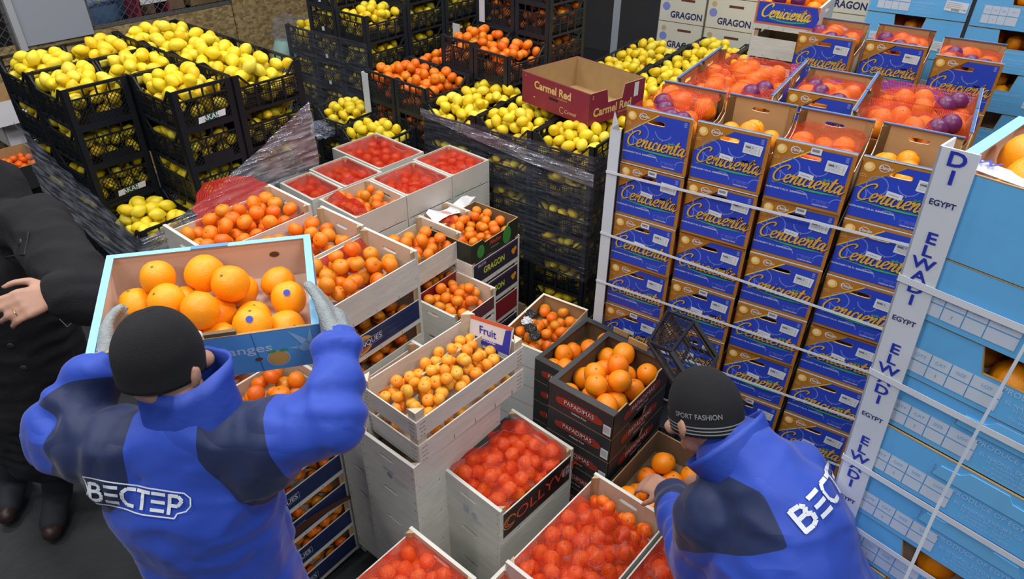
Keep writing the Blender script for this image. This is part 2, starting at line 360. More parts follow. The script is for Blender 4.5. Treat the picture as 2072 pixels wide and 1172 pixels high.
def fill(M, W, D, z0, lim, r, kind, label, group, seed=0, mound=0, sides=False, single=True, off=(0, 0), sub=2, name=None):
    key = (round(W, 3), round(D, 3), round(z0, 3), round(lim, 3), round(r, 4), seed if single else seed % 3, round(mound, 3))
    if key not in _pc: _pc[key] = pack(W, D, z0, lim, r, key[5], mound)
    P = _pc[key]
    if not len(P): return P
    d = np.sqrt(((P[:, None, :2]-P[None, :, :2])**2).sum(2)); above = (d < 1.15*r)*1*((P[None, :, 2]-P[:, None, 2]) > 1.0*r)
    cov = above.sum(1) > 0
    hid = ((d < 1.75*r)*1*((P[None, :, 2]-P[:, None, 2]) > .75*r)).sum(1) > 3
    wall = (P[:, 0] < 1.7*r) | (P[:, 0] > W-1.7*r) | (P[:, 1] < 1.7*r) | (P[:, 1] > D-1.7*r)
    keep = ~hid | (wall if sides else False)
    R = np.random.RandomState(seed+99)
    for i in np.nonzero(keep)[0]:
        p = P[i]; var = R.randint(3); s = R.uniform(.93, 1.06)
        if kind == 'lemon': rot = Matrix.Rotation(R.uniform(0, 2*PI), 4, 'Z') @ Matrix.Rotation(PI/2+R.normal(0, .5), 4, 'X')
        else: rot = Matrix.Rotation(R.uniform(0, 2*PI), 4, 'Z') @ Matrix.Rotation(abs(R.normal(0, .9)), 4, 'X') @ Matrix.Rotation(R.uniform(0, 6), 4, 'Z')
        if kind == 'lemon': s *= .94
        X = M @ Matrix.Translation((p[0]+off[0], p[1]+off[1], p[2])) @ rot @ Matrix.Scale(s, 4)
        nm = {'net mandarin': 'mandarin', 'navel': 'orange'}.get(kind, kind)
        if single and not cov[i] and BUDGET[kind] > 0:
            BUDGET[kind] -= 1
            o = obj(name or nm, fruit_mesh(kind, var, r), None, X, label=label, cat=nm, group=group); SINGLES.setdefault(label, []).append((o, X.translation.copy()))
        else:
            STUFF.setdefault(kind, []).append((np.array(X), r, var, 1 if (sub == 1) else 2))
    return P[keep]+np.array([off[0], off[1], 0])
def flush_stuff():
    names = {'lemon': ('lemon', 'the many other yellow lemons packed in the black crates', 'lemons'), 'mandarin': ('mandarin', 'the other orange mandarins low in the crates and far pallets', 'mandarins'), 'clementine': ('clementine', 'the other small clementines low in the slatted crate', 'clementines'),
             'net mandarin': ('netted_mandarin', 'the other red-orange mandarins under nets in far boxes', 'mandarins'), 'orange': ('orange', 'the other oranges deep in the stacked cartons', 'oranges'), 'navel': ('navel_orange', 'the other large oranges beneath in the blue cartons', 'oranges')}
    for k, lst in STUFF.items():
        vs = []; fs = []; o = 0; cache = {}
        for X, r, var, sub in lst:
            if (var, sub) not in cache:
                v, f = shape('mandarin' if k == 'net mandarin' else k, sub, var); cache[(var, sub)] = (v, np.array(f))
            v, f = cache[(var, sub)]; vs.append((v*r) @ X[:3, :3].T+X[:3, 3]); fs.append(f+o); o += len(v)
        V = np.concatenate(vs); Fa = np.concatenate(fs); me = bpy.data.meshes.new(k)
        me.vertices.add(len(V)); me.vertices.foreach_set('co', V.ravel()); me.loops.add(Fa.size); me.loops.foreach_set('vertex_index', Fa.ravel().astype(np.int32))
        me.polygons.add(len(Fa)); me.polygons.foreach_set('loop_start', np.arange(0, Fa.size, 3, dtype=np.int32)); me.polygons.foreach_set('loop_total', np.full(len(Fa), 3, dtype=np.int32))
        me.polygons.foreach_set('use_smooth', [True]*len(Fa)); me.update(calc_edges=True); me.materials.append(FM[k])
        n, lab, g = names[k]; obj(n+'_heap', me, None, None, label=lab, cat=g, kind='stuff'); print('stuff', k, len(lst))
# net sheet over a packed box
def netting(M, W, D, P, r, rim, material, label, seed=0, lift=.003, x0=0, x1=1, nx=40, ny=28, parent=None, rise=0):
    mb = MB(); uv = []; R = np.random.RandomState(seed); vs = []
    for j in range(ny+1):
        for i in range(nx+1):
            x = W*(x0+(x1-x0)*i/nx); y = D*j/ny; z = rim-.03
            if len(P):
                d2 = (P[:, 0]-x)**2+(P[:, 1]-y)**2; h = np.where(d2 < (2.2*r)**2, P[:, 2]+r*1.08-(d2/(r*r))*r*.16, -1); z = max(h.max(), rim-.05)
            e = min(j, ny-j, (i if x0 <= 0.001 else 99), (nx-i if x1 >= .999 else 99)); t = max(0, 1-e/2.5)
            z = z*(1-t)+rim*t+lift+.005*noise.noise(Vector((x*26+seed, y*26, 0)))
            vs.append((x, y, z)); uv.append((x, y))
    fs = [(j*(nx+1)+i, j*(nx+1)+i+1, (j+1)*(nx+1)+i+1, (j+1)*(nx+1)+i) for j in range(ny) for i in range(nx)]
    mb.add(vs, fs, material); mb.uv = uv
    return obj('netting', mb.mesh('netting', True), None, M, label=label, cat='netting')
# ------------------------------------------------------------ container kits
def _end_black(s, h, mt, window=True):
    mb = MB(); t = .006; p = .034
    for x in (0, s-p): mb.box((x, 0, 0), (x+p, t, h), mt)
    mb.box((p, 0, h-.014), (s-p, t+.006, h), mt); mb.box((p, 0, h*.70), (s-p, t, h*.70+.008), mt)
    mb.box((p, 0, 0), (s-p, t, .016), mt); mb.box((s*.27, .001, .016), (s*.78, t, h*.30), mt)
    n = 4
    for i in range(1, n): x = p+(s-2*p)*i/n; mb.box((x-.004, 0, h*.70), (x+.004, t, h-.014), mt)
    for i in range(1, 3): x = p+(s-2*p)*i/3; mb.box((x-.003, 0, .016), (x+.003, t+.002, h*.70), mt)
    a, b, c, d = p, s-p, .016, h*.70; k = .021
    for sg in (1, -1):
        for i in range(-20, 40):
            x = a+i*k; q0 = [x, c]; q1 = [x+sg*(d-c)*.9, d]
            pts = []
            lo, hi = a, b
            tt = [0, 1]
            for lim in (lo, hi):
                if abs(q1[0]-q0[0]) > 1e-9:
                    u = (lim-q0[0])/(q1[0]-q0[0])
                    if 0 < u < 1: tt.append(u)
            tt = sorted(tt); seg = [(tt[j], tt[j+1]) for j in range(len(tt)-1)]
            for u0, u1 in seg:
                xm = q0[0]+(q1[0]-q0[0])*(u0+u1)/2
                if lo < xm < hi and u1-u0 > .03:
                    mb.bar((q0[0]+(q1[0]-q0[0])*u0, c+(d-c)*u0), (q0[0]+(q1[0]-q0[0])*u1, c+(d-c)*u1), .0026, .003, mt, y=.001)
    return mb
def _side_black(l, h, mt):
    mb = MB(); t = .006; p = .036; hr = h*.69
    for x in (0, l-p): mb.box((x, 0, 0), (x+p, t, h), mt)
    mb.box((p, 0, hr-.010), (l-p, t+.004, hr), mt); mb.box((p, 0, 0), (l-p, t, .014), mt)
    for x0, x1 in ((p, p+.055), (l-p, l-p-.055)):
        mb.bar((x0, h-.005), (x1, hr-.004), .010, t+.003, mt)
    mb.box((p, 0, h*.37), (l-p, t, h*.37+.006), mt)
    for i in range(1, 4): x = p+(l-2*p)*i/4; mb.box((x-.005, 0, .014), (x+.005, t+.002, hr-.01), mt)
    k = .0145; n = int((l-2*p)/k)
    for i in range(1, n): x = p+(l-2*p)*i/n; mb.box((x-.0013, .001, .03), (x+.0013, .004, hr-.02), mt)
    for j in range(1, 8): z = .03+(hr-.05)*j/8; mb.box((p, .001, z-.0013), (l-p, .004, z+.0013), mt)
    mb.box((p, 0, hr-.022), (l-p, t, hr-.018), mt)
    return mb
def black_kit(L, S, H, mt=PLASTIC, sticker=None):
    e = _end_black(S-.002, H, mt).mesh('end_panel'); s = _side_black(L-.002, H, mt).mesh('side_panel')
    b = MB(); b.box((.004, .004, .002), (L-.004, S-.004, .008), mt)
    kit = [('end_panel', e, T(.001, S-.001, 0, -PI/2)), ('end_panel', e, T(L-.001, .001, 0, PI/2)), ('side_panel', s, T(.001, .001)), ('side_panel', s, T(L-.001, S-.001, 0, PI)), ('base', b.mesh('base'), ID)]
    if sticker:
        m = MB(); M2 = T(-.002, S, 0, -PI/2)
        if sticker == 'AKAN':
            m.flat([(.10, .022), (.245, .03), (.25, .062), (.105, .052)], 0, WHITE, M2); m.flat([(.135, .024), (.205, .028), (.207, .059), (.137, .054)], -.001, mat('label_green', (.01, .09, .045), .5), M2)
            m.text('AKAN', .036, .172, .042, -.002, WHITE, M2, bold=.01); nm = 'sticker'; kit.append((nm, m.mesh(nm), ID, None, 'white and green sticker lettered AKAN'))
        else:
            m.flat([(.15, .03), (.178, .034), (.176, .062), (.148, .058)], 0, WHITE, M2); kit.append(('tag', m.mesh('tag'), ID, None, 'small white paper tag'))
            if sticker != 'tag': m.text(sticker, .022, .163, .046, -.001, BLACKP, M2, bold=.02)
    return kit
BK = black_kit(.40, .315, .2); BKA = black_kit(.40, .315, .2, sticker='AKAN'); BKT = black_kit(.40, .315, .2, PLASTIC2, 'tag'); BKG = black_kit(.40, .315, .2, PLASTIC2)
BM = black_kit(.40, .30, .2, PLASTIC2); BM2 = black_kit(.40, .30, .2, PLASTIC2)
def wood_kit(L, W, H, hs, mt=WOOD, style=None, slot=True, inner=INNER, th=.013):
    e = MB(); e.panel(W, H, th, mt, (W/2, H*.72, W*.27, .017) if slot else None, back=inner, edge=mt)
    e.box((W*.35, .0002, H-.002), (W*.352, th, H+.0006), BLACKP)
    for x in (.012, W-.012):
        for z in (.3, .6, .85): e.box((x-.0008, -.0008, H*z), (x+.0008, 0, H*z+.009), METAL)
    ew = MB(); ew.panel(W, H, th, mt, (W/2, H*.72, W*.27, .017) if slot else None, back=inner, edge=mt)
    if style in ('faded print',):
        ew.text('ORIGEN', .016, W*.5, H*.35, -.0006, GREYP); ew.disc(W*.52, H*.22, .014, -.0006, GREYP)
        for q in range(4): ew.box((W*.62, -.0006, H*(.16+.03*q)), (W*.85, -.0003, H*(.17+.03*q)), mat('faint_print', (.42, .42, .46), .6))
    for x in (.012, W-.012):
        for z in (.3, .6, .85): ew.box((x-.0008, -.0008, H*z), (x+.0008, 0, H*z+.009), METAL)
    s = MB(); s.panel(L-2*th, hs, .005, mt, None, back=inner, edge=mt)
    for x in (.25, .5, .75): s.box((L*x-.0008-th, -.0006, .004), (L*x+.0008-th, 0, .016), METAL)
    s.box((.006, -.0006, hs*.3), (.0075, 0, hs*.3+.008), METAL); s.box((L-2*th-.0075, -.0006, hs*.3), (L-2*th-.006, 0, hs*.3+.008), METAL)
    p = MB(); pr = .022; p.add([(0,0,0),(pr,0,0),(0,pr,0),(0,0,H-.001),(pr,0,H-.001),(0,pr,H-.001)], [(0,2,1),(3,4,5),(0,1,4,3),(1,2,5,4),(2,0,3,5)], POSTW)
    b = MB(); b.box((th, .006, .008), (L-th, W-.006, .013), inner)
    em, sm, pm = ew.mesh('end_board'), s.mesh('side_board'), p.mesh('corner_post')
    kit = [('end_board', em, T(0, W, 0, -PI/2)), ('end_board', em, T(L, 0, 0, PI/2)), ('side_board', sm, T(th, 0, .006)), ('side_board', sm, T(L-th, W, .006, PI)), ('base', b.mesh('base'), ID)]
    for q in (T(th, .0055), T(L-th, .0055, 0, PI/2), T(L-th, W-.0055, 0, PI), T(th, W-.0055, 0, -PI/2)): kit.append(('corner_post', pm, q))
    if style in ('COLONQUES', 'COLLYVER', 'GRAGON', 'plum', 'crimson'):
        m = MB(); y = -.0012; z1 = hs+.006
        base = {'COLONQUES': mat('label_navy', (.018, .03, .11), .35), 'COLLYVER': mat('label_black_red', (.035, .012, .012), .3, 0, 1, .5, 9), 'GRAGON': mat('label_purple_black', (.02, .018, .04), .35), 'plum': mat('label_plum', (.10, .015, .03), .4), 'crimson': mat('label_crimson', (.22, .01, .02), .4)}[style]
        z0 = .03 if style != 'GRAGON' else .035
        m.flat([(th+.004, z0), (L-th-.004, z0), (L-th-.004, z1), (th+.004, z1)], y, base)
        cz = (z0+z1)/2; hh = z1-z0
        if style == 'COLONQUES':
            for i in range(26):
                x = L*.50+i*L*.017
                for j in range(3): m.bar((x+.004*j, z0+hh*(.12+.28*j)), (x+.008+.004*j, z0+hh*(.26+.28*j)), .0012, 0, mat('label_fleck', (.16, .2, .36), .5), y=y-.0004)
            m.disc(L*.30, cz, hh*.62, y-.0006, mat('label_melon', (.75, .36, .08), .4), e=.75, n=24); m.disc(L*.30, cz-.004, hh*.52, y-.0009, mat('label_flesh', (.55, .10, .02), .4), e=.62, n=24)
            m.box((L*.08, y-.0012, cz-hh*.2), (L*.52, y-.0011, cz+hh*.2), GREYP); m.box((L*.085, y-.0015, cz-hh*.17), (L*.515, y-.0013, cz+hh*.17), base)
            m.text('COLONQUES', hh*.36, L*.30, cz, y-.002, WHITE, bold=.005); m.text('trifruit', hh*.22, L*.30, cz+hh*.34, y-.002, GOLD, shear=.3)
        if style == 'COLLYVER':
            for a, b in (((th+.01, z0+.005), (L-th-.01, z0+.005)), ((th+.01, z1-.005), (L-th-.01, z1-.005)), ((th+.01, z0+.005), (th+.01, z1-.005))): m.bar(a, b, .0012, 0, GREYP, y=y-.0004)
            m.text('COLLYVER', hh*.60, L*.57, cz, y-.0008, mat('label_red_ink', (.62, .07, .03), .4), sx=1.15); m.arc(L*.12, cz, hh*.25, .4, 5.5, .003, y-.0008, GOLD); m.arc(L*.14, cz+.004, hh*.16, 0, 5, .002, y-.0008, GOLD)
            m.disc(L*.90, cz, hh*.2, y-.0008, GREYP)
        if style == 'GRAGON':
            m.box((th+.004, y-.0004, z1-.010), (L-th-.004, y-.0003, z1), mat('purple_rim', (.09, .03, .14), .4))
            m.text('GRAGON', hh*.44, L*.45, cz-.006, y-.0008, mat('lime_yellow', (.62, .66, .06), .4), bold=.025, sx=.8); m.text('FRUITS', hh*.18, L*.2, cz+hh*.33, y-.0008, WHITE)
            for dx, dz in ((0, 0), (.02, .006), (.008, -.012)): m.disc(L*.85+dx, cz+dz, .014, y-.0006-dx*.01, mat('label_orange', (.75, .28, .02), .4))
        kit.append(('side_label', m.mesh('side_label'), ID, None, 'printed side label'))
    return kit
def cenicienta_kit(Wd, D, H, tags=3):
    th = .005; fr = MB(); fr.panel(Wd, H, th, CARD_ORANGE, (Wd*.47, H*.815, Wd*.26, .017), back=KRAFT, edge=EDGE)
    pm = MB(); y = -.0008
    a = (.0, H*.52); b = (Wd*.50, H*.955)                              # yellow diagonal
    def cut(poly, slot=(Wd*.47, H*.815, Wd*.26, .017)): return poly
    # blue field built round the hand slot
    x0, x1, z0, z1 = 0.0, Wd*.955, H*.045, H*.955; cx, cz, sw, sh = Wd*.47, H*.815, Wd*.27, .020
    lo, hi = cx-sw/2, cx+sw/2
    line = lambda x: a[1]+(b[1]-a[1])*(x-a[0])/(b[0]-a[0])
    inv = lambda z: a[0]+(b[0]-a[0])*(z-a[1])/(b[1]-a[1])
    zb, zt = cz-sh/2, cz+sh/2
    pm.flat([(x0, z0), (x1, z0), (x1, zb), (inv(zb), zb), (x0, line(0))], y, CARD_BLUE)
    if inv(zt) < lo: pm.flat([(inv(zb), zb), (lo, zb), (lo, zt), (inv(zt), zt)], y, CARD_BLUE)
    pm.flat([(hi, zb), (x1, zb), (x1, zt), (hi, zt)], y, CARD_BLUE)
    pm.flat([(inv(zt), zt), (x1, zt), (x1, z1), (inv(z1), z1)], y, CARD_BLUE)
    pm.bar((a[0], a[1]), (inv(zb), zb), .0045, 0, YELLOW, y=y-.0003); pm.bar((inv(zb), zb), (inv(z1), z1), .0045, 0, YELLOW, y=y-.0003)
    for (ccx, ccz, r, a0, a1) in ((.25, .60, .125, 0, 2*PI), (.60, .70, .125, 3.3, 5.9), (.06, .42, .10, -1.5, 1.7), (.46, .135, .10, .1, 2.5), (.93, .13, .10, 1.0, 2.9)):
        pm.arc(Wd*ccx, H*ccz, Wd*r, a0, a1, .0035, y-.0004, PALEBLUE)
    pm.disc(Wd*.10, H*.865, .0185, y-.0004, mat('sun_orange_print', (.85, .50, .12), .4), n=20); pm.disc(Wd*.09, H*.875, .012, y-.0007, mat('sun_highlight', (.95, .72, .34), .4), n=16)
    pm.arc(Wd*.27, H*.885, .017, 0, 2*PI, .0022, y-.0004, WHITE, n=16, e=.8); pm.text('Dauro', .017, Wd*.285, H*.89, y-.0008, WHITE, bold=.02, shear=.3)
    pm.arc(Wd*.05, H*.72, .011, .2, 2.9, .0016, y-.0004, SAND, e=.5); pm.text('valencia', .008, Wd*.055, H*.71, y-.0004, SAND)
    sz = .0345; script_word(pm, 'Cenicienta', .014, H*.335, sz*1.0, y-.0008, NAVYP, .30); script_word(pm, 'Cenicienta', .0125, H*.342, sz, y-.0014, GOLD, .19)
    sw_ = [(Wd*(.06+.86*t), H*(.325-.035*math.sin(t*PI)*.6-.02*t)) for t in np.linspace(0, 1, 18)]
    pm.ribbon(sw_, .012, y-.0018, GREENP, taper=lambda t, d: .12+.9*math.sin(min(1, t*1.05)*PI)*t)
    pm.arc(Wd*.77, H*.36, Wd*.155, -.5, 2.3, .0035, y-.0010, REDP, e=.85)
    for an in (.3, 1.2, 2.6, 3.4): pm.bar((Wd*.74, H*.51), (Wd*.74+.016*math.cos(an), H*.51+.009*math.sin(an)), .0035, 0, GREENP, y=y-.0014)
    pm.text('FRUTAS DAURO Y CIA, S.L.  BUENVALENCIANA', .0085, Wd*.27, H*.215, y-.0008, WHITE, bold=.03, sx=.85)
    pm.box((Wd*.62, y-.0006, H*.11), (Wd*.84, y-.0005, H*.17), PALEBLUE); pm.box((Wd*.625, y-.0009, H*.114), (Wd*.835, y-.0008, H*.166), CARD_BLUE); pm.text('FRUTAS', .010, Wd*.74, H*.14, y-.0012, PALEBLUE); pm.text('VALENCIA SPAIN', .0075, Wd*.73, H*.085, y-.0008, WHITE, bold=.02)
    for q in range(3): pm.box((Wd*(.885), y-.0006, H*(.85+.03*q)), (Wd*(.925), y-.0005, H*(.87+.03*q)), PALEBLUE)
    TG = []
    tg = MB()
    if tags & 1:
        TG.append(tg)
        Mq = Matrix.Translation((Wd*.80, 0, H*.74)) @ Matrix.Rotation(.05, 4, 'Y'); tg.flat([(-.036, -.021), (.033, -.021), (.036, .021), (-.036, .021)], y-.002, WHITE, Mq)
        for q in range(5): tg.box((-.030, y-.0026, .012-.006*q), (.018-.004*(q % 2), y-.0025, .0135-.006*q), mat('tag_print', (.45, .47, .52), .6), Mq)
        tg.text('NAR. 1', .010, -.014, .006, y-.003, BLACKP, Mq, bold=.03); tg.box((.024, y-.0026, -.015), (.0255, y-.0025, .015), GREYP, Mq)
    if tags & 2:
        tg = MB(); TG.append(tg)
        Mq = Matrix.Translation((Wd*.47, 0, H*.515)) @ Matrix.Rotation(.1, 4, 'Y'); tg.flat([(-.027, -.010), (.027, -.010), (.027, .010), (-.027, .010)], y-.002, WHITE, Mq); tg.box((-.02, y-.0026, -.001), (.015, y-.0025, .001), GREYP, Mq)
    if tags & 4:
        tg = MB(); TG.append(tg)
        Mq = Matrix.Translation((Wd*.52, 0, H*.93)) @ Matrix.Rotation(.03, 4, 'Y'); tg.flat([(-.019, -.012), (.019, -.012), (.019, .012), (-.019, .012)], y-.002, WHITE, Mq)
        for q in range(9): tg.box((-.014+.003*q, y-.0026, -.003), (-.0125+.003*q, y-.0025, .007), BLACKP, Mq)
    bk = MB(); bk.panel(Wd, H, th, KRAFT, (Wd*.5, H*.815, Wd*.26, .017), back=KRAFT, edge=EDGE)
    sd = MB(); hs = H*.60; sd.add([(0,0,0),(D,0,0),(D,0,H-.004),(D*.93,0,hs+.02),(D*.8,0,hs),(D*.2,0,hs),(D*.07,0,hs+.02),(0,0,H-.004)], [(0,1,2,3,4,5,6,7)], CARD_ORANGE)
    sd.add([(0,th*.6,0),(D,th*.6,0),(D,th*.6,H-.004),(D*.93,th*.6,hs+.02),(D*.8,th*.6,hs),(D*.2,th*.6,hs),(D*.07,th*.6,hs+.02),(0,th*.6,H-.004)], [(7,6,5,4,3,2,1,0)], KRAFT)
    P8 = [(D,H-.004),(D*.93,hs+.02),(D*.8,hs),(D*.2,hs),(D*.07,hs+.02),(0,H-.004)]
    for i in range(5): sd.add([(P8[i][0],0,P8[i][1]),(P8[i+1][0],0,P8[i+1][1]),(P8[i+1][0],th*.6,P8[i+1][1]),(P8[i][0],th*.6,P8[i][1])], [(0,1,2,3)], EDGE)
    sd.box((D*.3, -.0006, .01), (D*.7, -.0003, hs*.8), WOODW)
    rm = MB(); rm.box((0, .0012, 0), (Wd, .013, .0035), RIM_BLUE); rm.box((0, .0, -.003), (Wd, .0012, .0036), EDGE)
    bs = MB(); bs.box((th, th, .001), (Wd-th, D-th, .005), KRAFT)
    fl = MB(); fl.add([(0,0,0),(.028,.028,0),(.028,.028,H*.97),(0,0,H*.97)], [(0,1,2,3)], KRAFT); fl.add([(0,0,0),(.028,.028,0),(.028,.028,H*.97),(0,0,H*.97)], [(3,2,1,0)], KRAFT)
    fm, sm, rmm, flm = fr.mesh('front_panel'), sd.mesh('side_panel'), rm.mesh('top_flap'), fl.mesh('corner_flap')
    kit = [('front_panel', fm, ID, [('print', pm.mesh('print'), ID)]+[('sticker', q.mesh('sticker'), ID) for q in TG]), ('back_panel', bk.mesh('back_panel'), T(Wd, D, 0, PI)),
           ('side_panel', sm, T(0, D-th, 0, -PI/2)), ('side_panel', sm, T(Wd, th, 0, PI/2)), ('top_flap', rmm, T(0, 0, H)), ('top_flap', rmm, T(Wd, D, H, PI)), ('base', bs.mesh('base'), ID),
           ('corner_flap', flm, T(.003, D-.033)), ('corner_flap', flm, T(Wd-.003, D-.033, 0, PI/2)), ]
    return kit
def carton_kit(L, W, H, outer, inner, rim, notch=True, opening=False, printf=None, lowend=False, rimw=.012):
    th = .005; kit = []
    def wall(w, nt, op):
        mb = MB()
        if op:       # hand opening cut down from the top edge
            a, b, d = w*.30, w*.62, H*.42; c = [(0,0),(w,0),(w,H),(b,H),(b-.015,H-d),(a+.015,H-d),(a,H),(0,H)]
        elif nt:
            a, b, d = w*.22, w*.78, H*.22; c = [(0,0),(w,0),(w,H),(b,H),(b-.02,H-d),(a+.02,H-d),(a,H),(0,H)]
        else: c = [(0,0),(w,0),(w,H),(0,H)]
        mb.prism(c, 0, th*.5, outer); mb.prism(c, th*.5, th, inner)
        tp = c[2:] if len(c) > 4 else c[2:]
        for i in range(len(tp)-1):
            p, q = tp[i], tp[i+1]
            mb.bar((p[0], p[1]), (q[0], q[1]), .0016, th+.0006, KRAFT, y=-.0003)
        return mb
    f = wall(L, notch and not opening, opening); sub = None
    if printf:
        pm = MB(); printf(pm, L, H, 'long'); sub = [('print', pm.mesh('print'), ID)]
    kit.append(('front_panel', f.mesh('front_panel'), ID, sub)); kit.append(('back_panel', wall(L, False, False).mesh('back_panel'), T(L, W, 0, PI)))
    e = wall(W, False, False).mesh('end_panel'); sub = None
    if printf:
        pm = MB(); printf(pm, W, H, 'end'); sub = [('print', pm.mesh('print'), ID)] if pm.v else None
    kit += [('end_panel', e, T(0, W, 0, -PI/2), sub), ('end_panel', e, T(L, 0, 0, PI/2))]
    if rim:
        r = MB(); r.box((0, 0, 0), (W, rimw, .002), rim); rmm = r.mesh('rim'); r2 = MB(); r2.box((rimw, 0, 0), (L-rimw, rimw*.8, .002), rim)
        kit += [('rim', rmm, T(0, W, H, -PI/2)), ('rim', rmm, T(L, 0, H, PI/2)), ('rim', r2.mesh('rim'), T(L, W, H, PI))]
    b = MB(); b.box((th, th, .001), (L-th, W-th, .005), inner); kit.append(('base', b.mesh('base'), ID))
    return kit
# ------------------------------------------------------------ setting
FLOOR = mat('dark_wet_asphalt', (.040, .044, .050), .55, .5, 25, .45, 3)
mb = MB(); mb.box((-9, -3, -.1), (9, 13, 0), FLOOR); obj('floor', mb, kind='structure')
def osb(name):
    m, t, b = nodes(name); N = t.nodes; L = t.links
    tc = N.new('ShaderNodeTexCoord'); mp = N.new('ShaderNodeMapping'); mp.inputs['Scale'].default_value = (26, 26, 44); L.new(tc.outputs['Object'], mp.inputs[0])
    v = N.new('ShaderNodeTexVoronoi'); v.feature = 'F1'; v.inputs['Scale'].default_value = 1.2; v.inputs['Randomness'].default_value = 1; L.new(mp.outputs[0], v.inputs['Vector'])
    r = N.new('ShaderNodeValToRGB'); e = r.color_ramp.elements; e[0].color = (.18, .125, .05, 1); e[1].color = (.42, .31, .15, 1); x = e.new(.5); x.color = (.30, .21, .09, 1)
    s = N.new('ShaderNodeSeparateColor'); L.new(v.outputs['Color'], s.inputs[0]); L.new(s.outputs[0], r.inputs[0]); L.new(r.outputs[0], b.inputs['Base Color']); b.inputs['Roughness'].default_value = .7
    return m
OSB = osb('oriented_strand_board'); DARKROOM = mat('dark_room_wall', (.025, .025, .028), .9)
WY = .885; wo = at(330, 35, 1.32); WM = T(wo.x, wo.y, 0, WY)      # long partition behind the pallets on the left
for i, (x0, x1, z1) in enumerate(((-1.9, -.62, 1.32), (-.61, .66, 1.32), (.67, 1.9, 3.6), (1.91, 3.14, 3.6), (3.15, 4.4, 3.6))):
    mb = MB(); mb.box((x0, 0, 0), (x1, .018, z1), OSB); o = obj('wall_partition_panel' if i == 0 else 'wall_partition_panel', mb, None, WM, kind='structure')
mb = MB(); mb.box((-6, 0, 0), (-1.92, .03, .55), DARKROOM); obj('wall_partition_base', mb, None, WM, kind='structure')
t_ = inst([], 'sheet_metal_panel', WM, label='pale grey sheet metal panel standing on the strand board partition', cat='panel', group=None)
mb = MB(); mb.box((-1.11, -.022, 1.30), (-.60, -.002, 3.2), mat('grey_sheet_metal', (.33, .36, .42), .45, .05, 20)); obj('sheet', mb, t_)
mb = MB(); mb.box((-1.16, -.045, .3), (-1.112, -.002, 3.3), mat('galvanised_post', (.55, .58, .62), .4, metal=.3)); obj('upright', mb, t_)
def fence(name, x0, x1, z0, z1, label):
    g = inst([], name, WM, label=label, cat='fence'); f = MB()
    st = mat('fence_wire', (.16, .16, .16), .5, metal=.5)
    for a, b in (((x0, z0), (x1, z0)), ((x0, z1), (x1, z1)), ((x0, z0), (x0, z1)), ((x1, z0), (x1, z1))): f.bar(a, b, .03, .02, st)
    obj('fence_frame', f, g); w_ = MB(); k = .07; n = int((x1-x0+z1-z0)/k)
    for sg in (1, -1):
        for i in range(n+1):
            c = x0+i*k-(z1-z0 if sg > 0 else 0); p = [c, z0]; q = [c+sg*(z1-z0), z1]
            if sg > 0:
                if p[0] < x0: p = [x0, z0+(x0-p[0])]
                if q[0] > x1: q = [x1, z1-(q[0]-x1)]
            else:
                if p[0] > x1: p = [x1, z0+(p[0]-x1)]
                if q[0] < x0: q = [x0, z1-(x0-q[0])]
            if q[1]-p[1] > .02: w_.bar(p, q, .0035, .003, st)
    obj('wire_mesh', w_, g)
fence('mesh_fence', -.59, .66, 1.34, 2.6, 'chain link fence panel above the strand board, right of the grey panel')
fence('mesh_fence', -2.5, -1.17, .56, 2.6, 'chain link fence panel at the far left above a dark base')
mb = MB(); mb.box((-9, 3.4, 0), (9, 3.5, 5), DARKROOM); obj('wall_back', mb, None, WM, kind='structure')
mb = MB(); mb.box((-5, 0, 0), (9, .1, 5), mat('dim_hall_wall', (.05, .05, .055), .9)); obj('wall_right', mb, None, T(3, 9.2, 0, -.56), kind='structure')
# shelves of produce seen behind the fence
SHELFBOX = mat('far_box_board', (.34, .22, .12), .8, .1, 30, .2, 8)
def tray(name, M, L, W, H, mt, label, fruit=None, fr=.032, seed=0, group=None):
    k = carton_kit(L, W, H, mt, KRAFTD, None, notch=False); g = inst(k, name, M, label=label, cat='box', group=group)
    if fruit: fill(M, L-.012, W-.012, .02, H, fr, fruit, None, None, seed, .02, off=(.006, .006), single=False)
    return g
DM = T(0, 0, 0)
for i, (x, z, c, lab) in enumerate(((.05, 1.25, SHELFBOX, 'brown carton behind the fence, just right of the maroon rack'), (.53, 1.25, KRAFT, 'open kraft carton on the shelf behind the fence, rightmost'), (-2.0, .9, DGREY, 'dark tray of red fruit behind the far left fence, upper'), (-2.0, .45, DGREY, 'dark tray of red fruit behind the far left fence, lower'))):
    tray('carton', WM @ T(x, .5, z), .42, .32, .22, c, lab, 'net mandarin' if i > 1 else None, .03, i)
mb = MB()
for q in (0, .26): mb.box((q-.02, 0, 0), (q, .25, 2.5), BURG)
for z in (.3, 1.0, 1.5, 2.0): mb.box((0, 0, z), (.26, .25, z+.02), BURG)
mb.box((.01, -.005, 1.42), (.24, 0, 1.78), WHITE); obj('metal_rack', mb, None, WM @ T(-.12, .12), label='maroon metal rack with a white sheet behind the wire fence', cat='rack')
mb = MB(); mb.box((0, 0, 0), (1.0, .4, 1.22), mat('dark_shelf', (.03, .028, .028), .8)); obj('storage_shelf', mb, None, WM @ T(-.0, .42), label='dark shelf unit behind the fence holding cartons', cat='shelf')
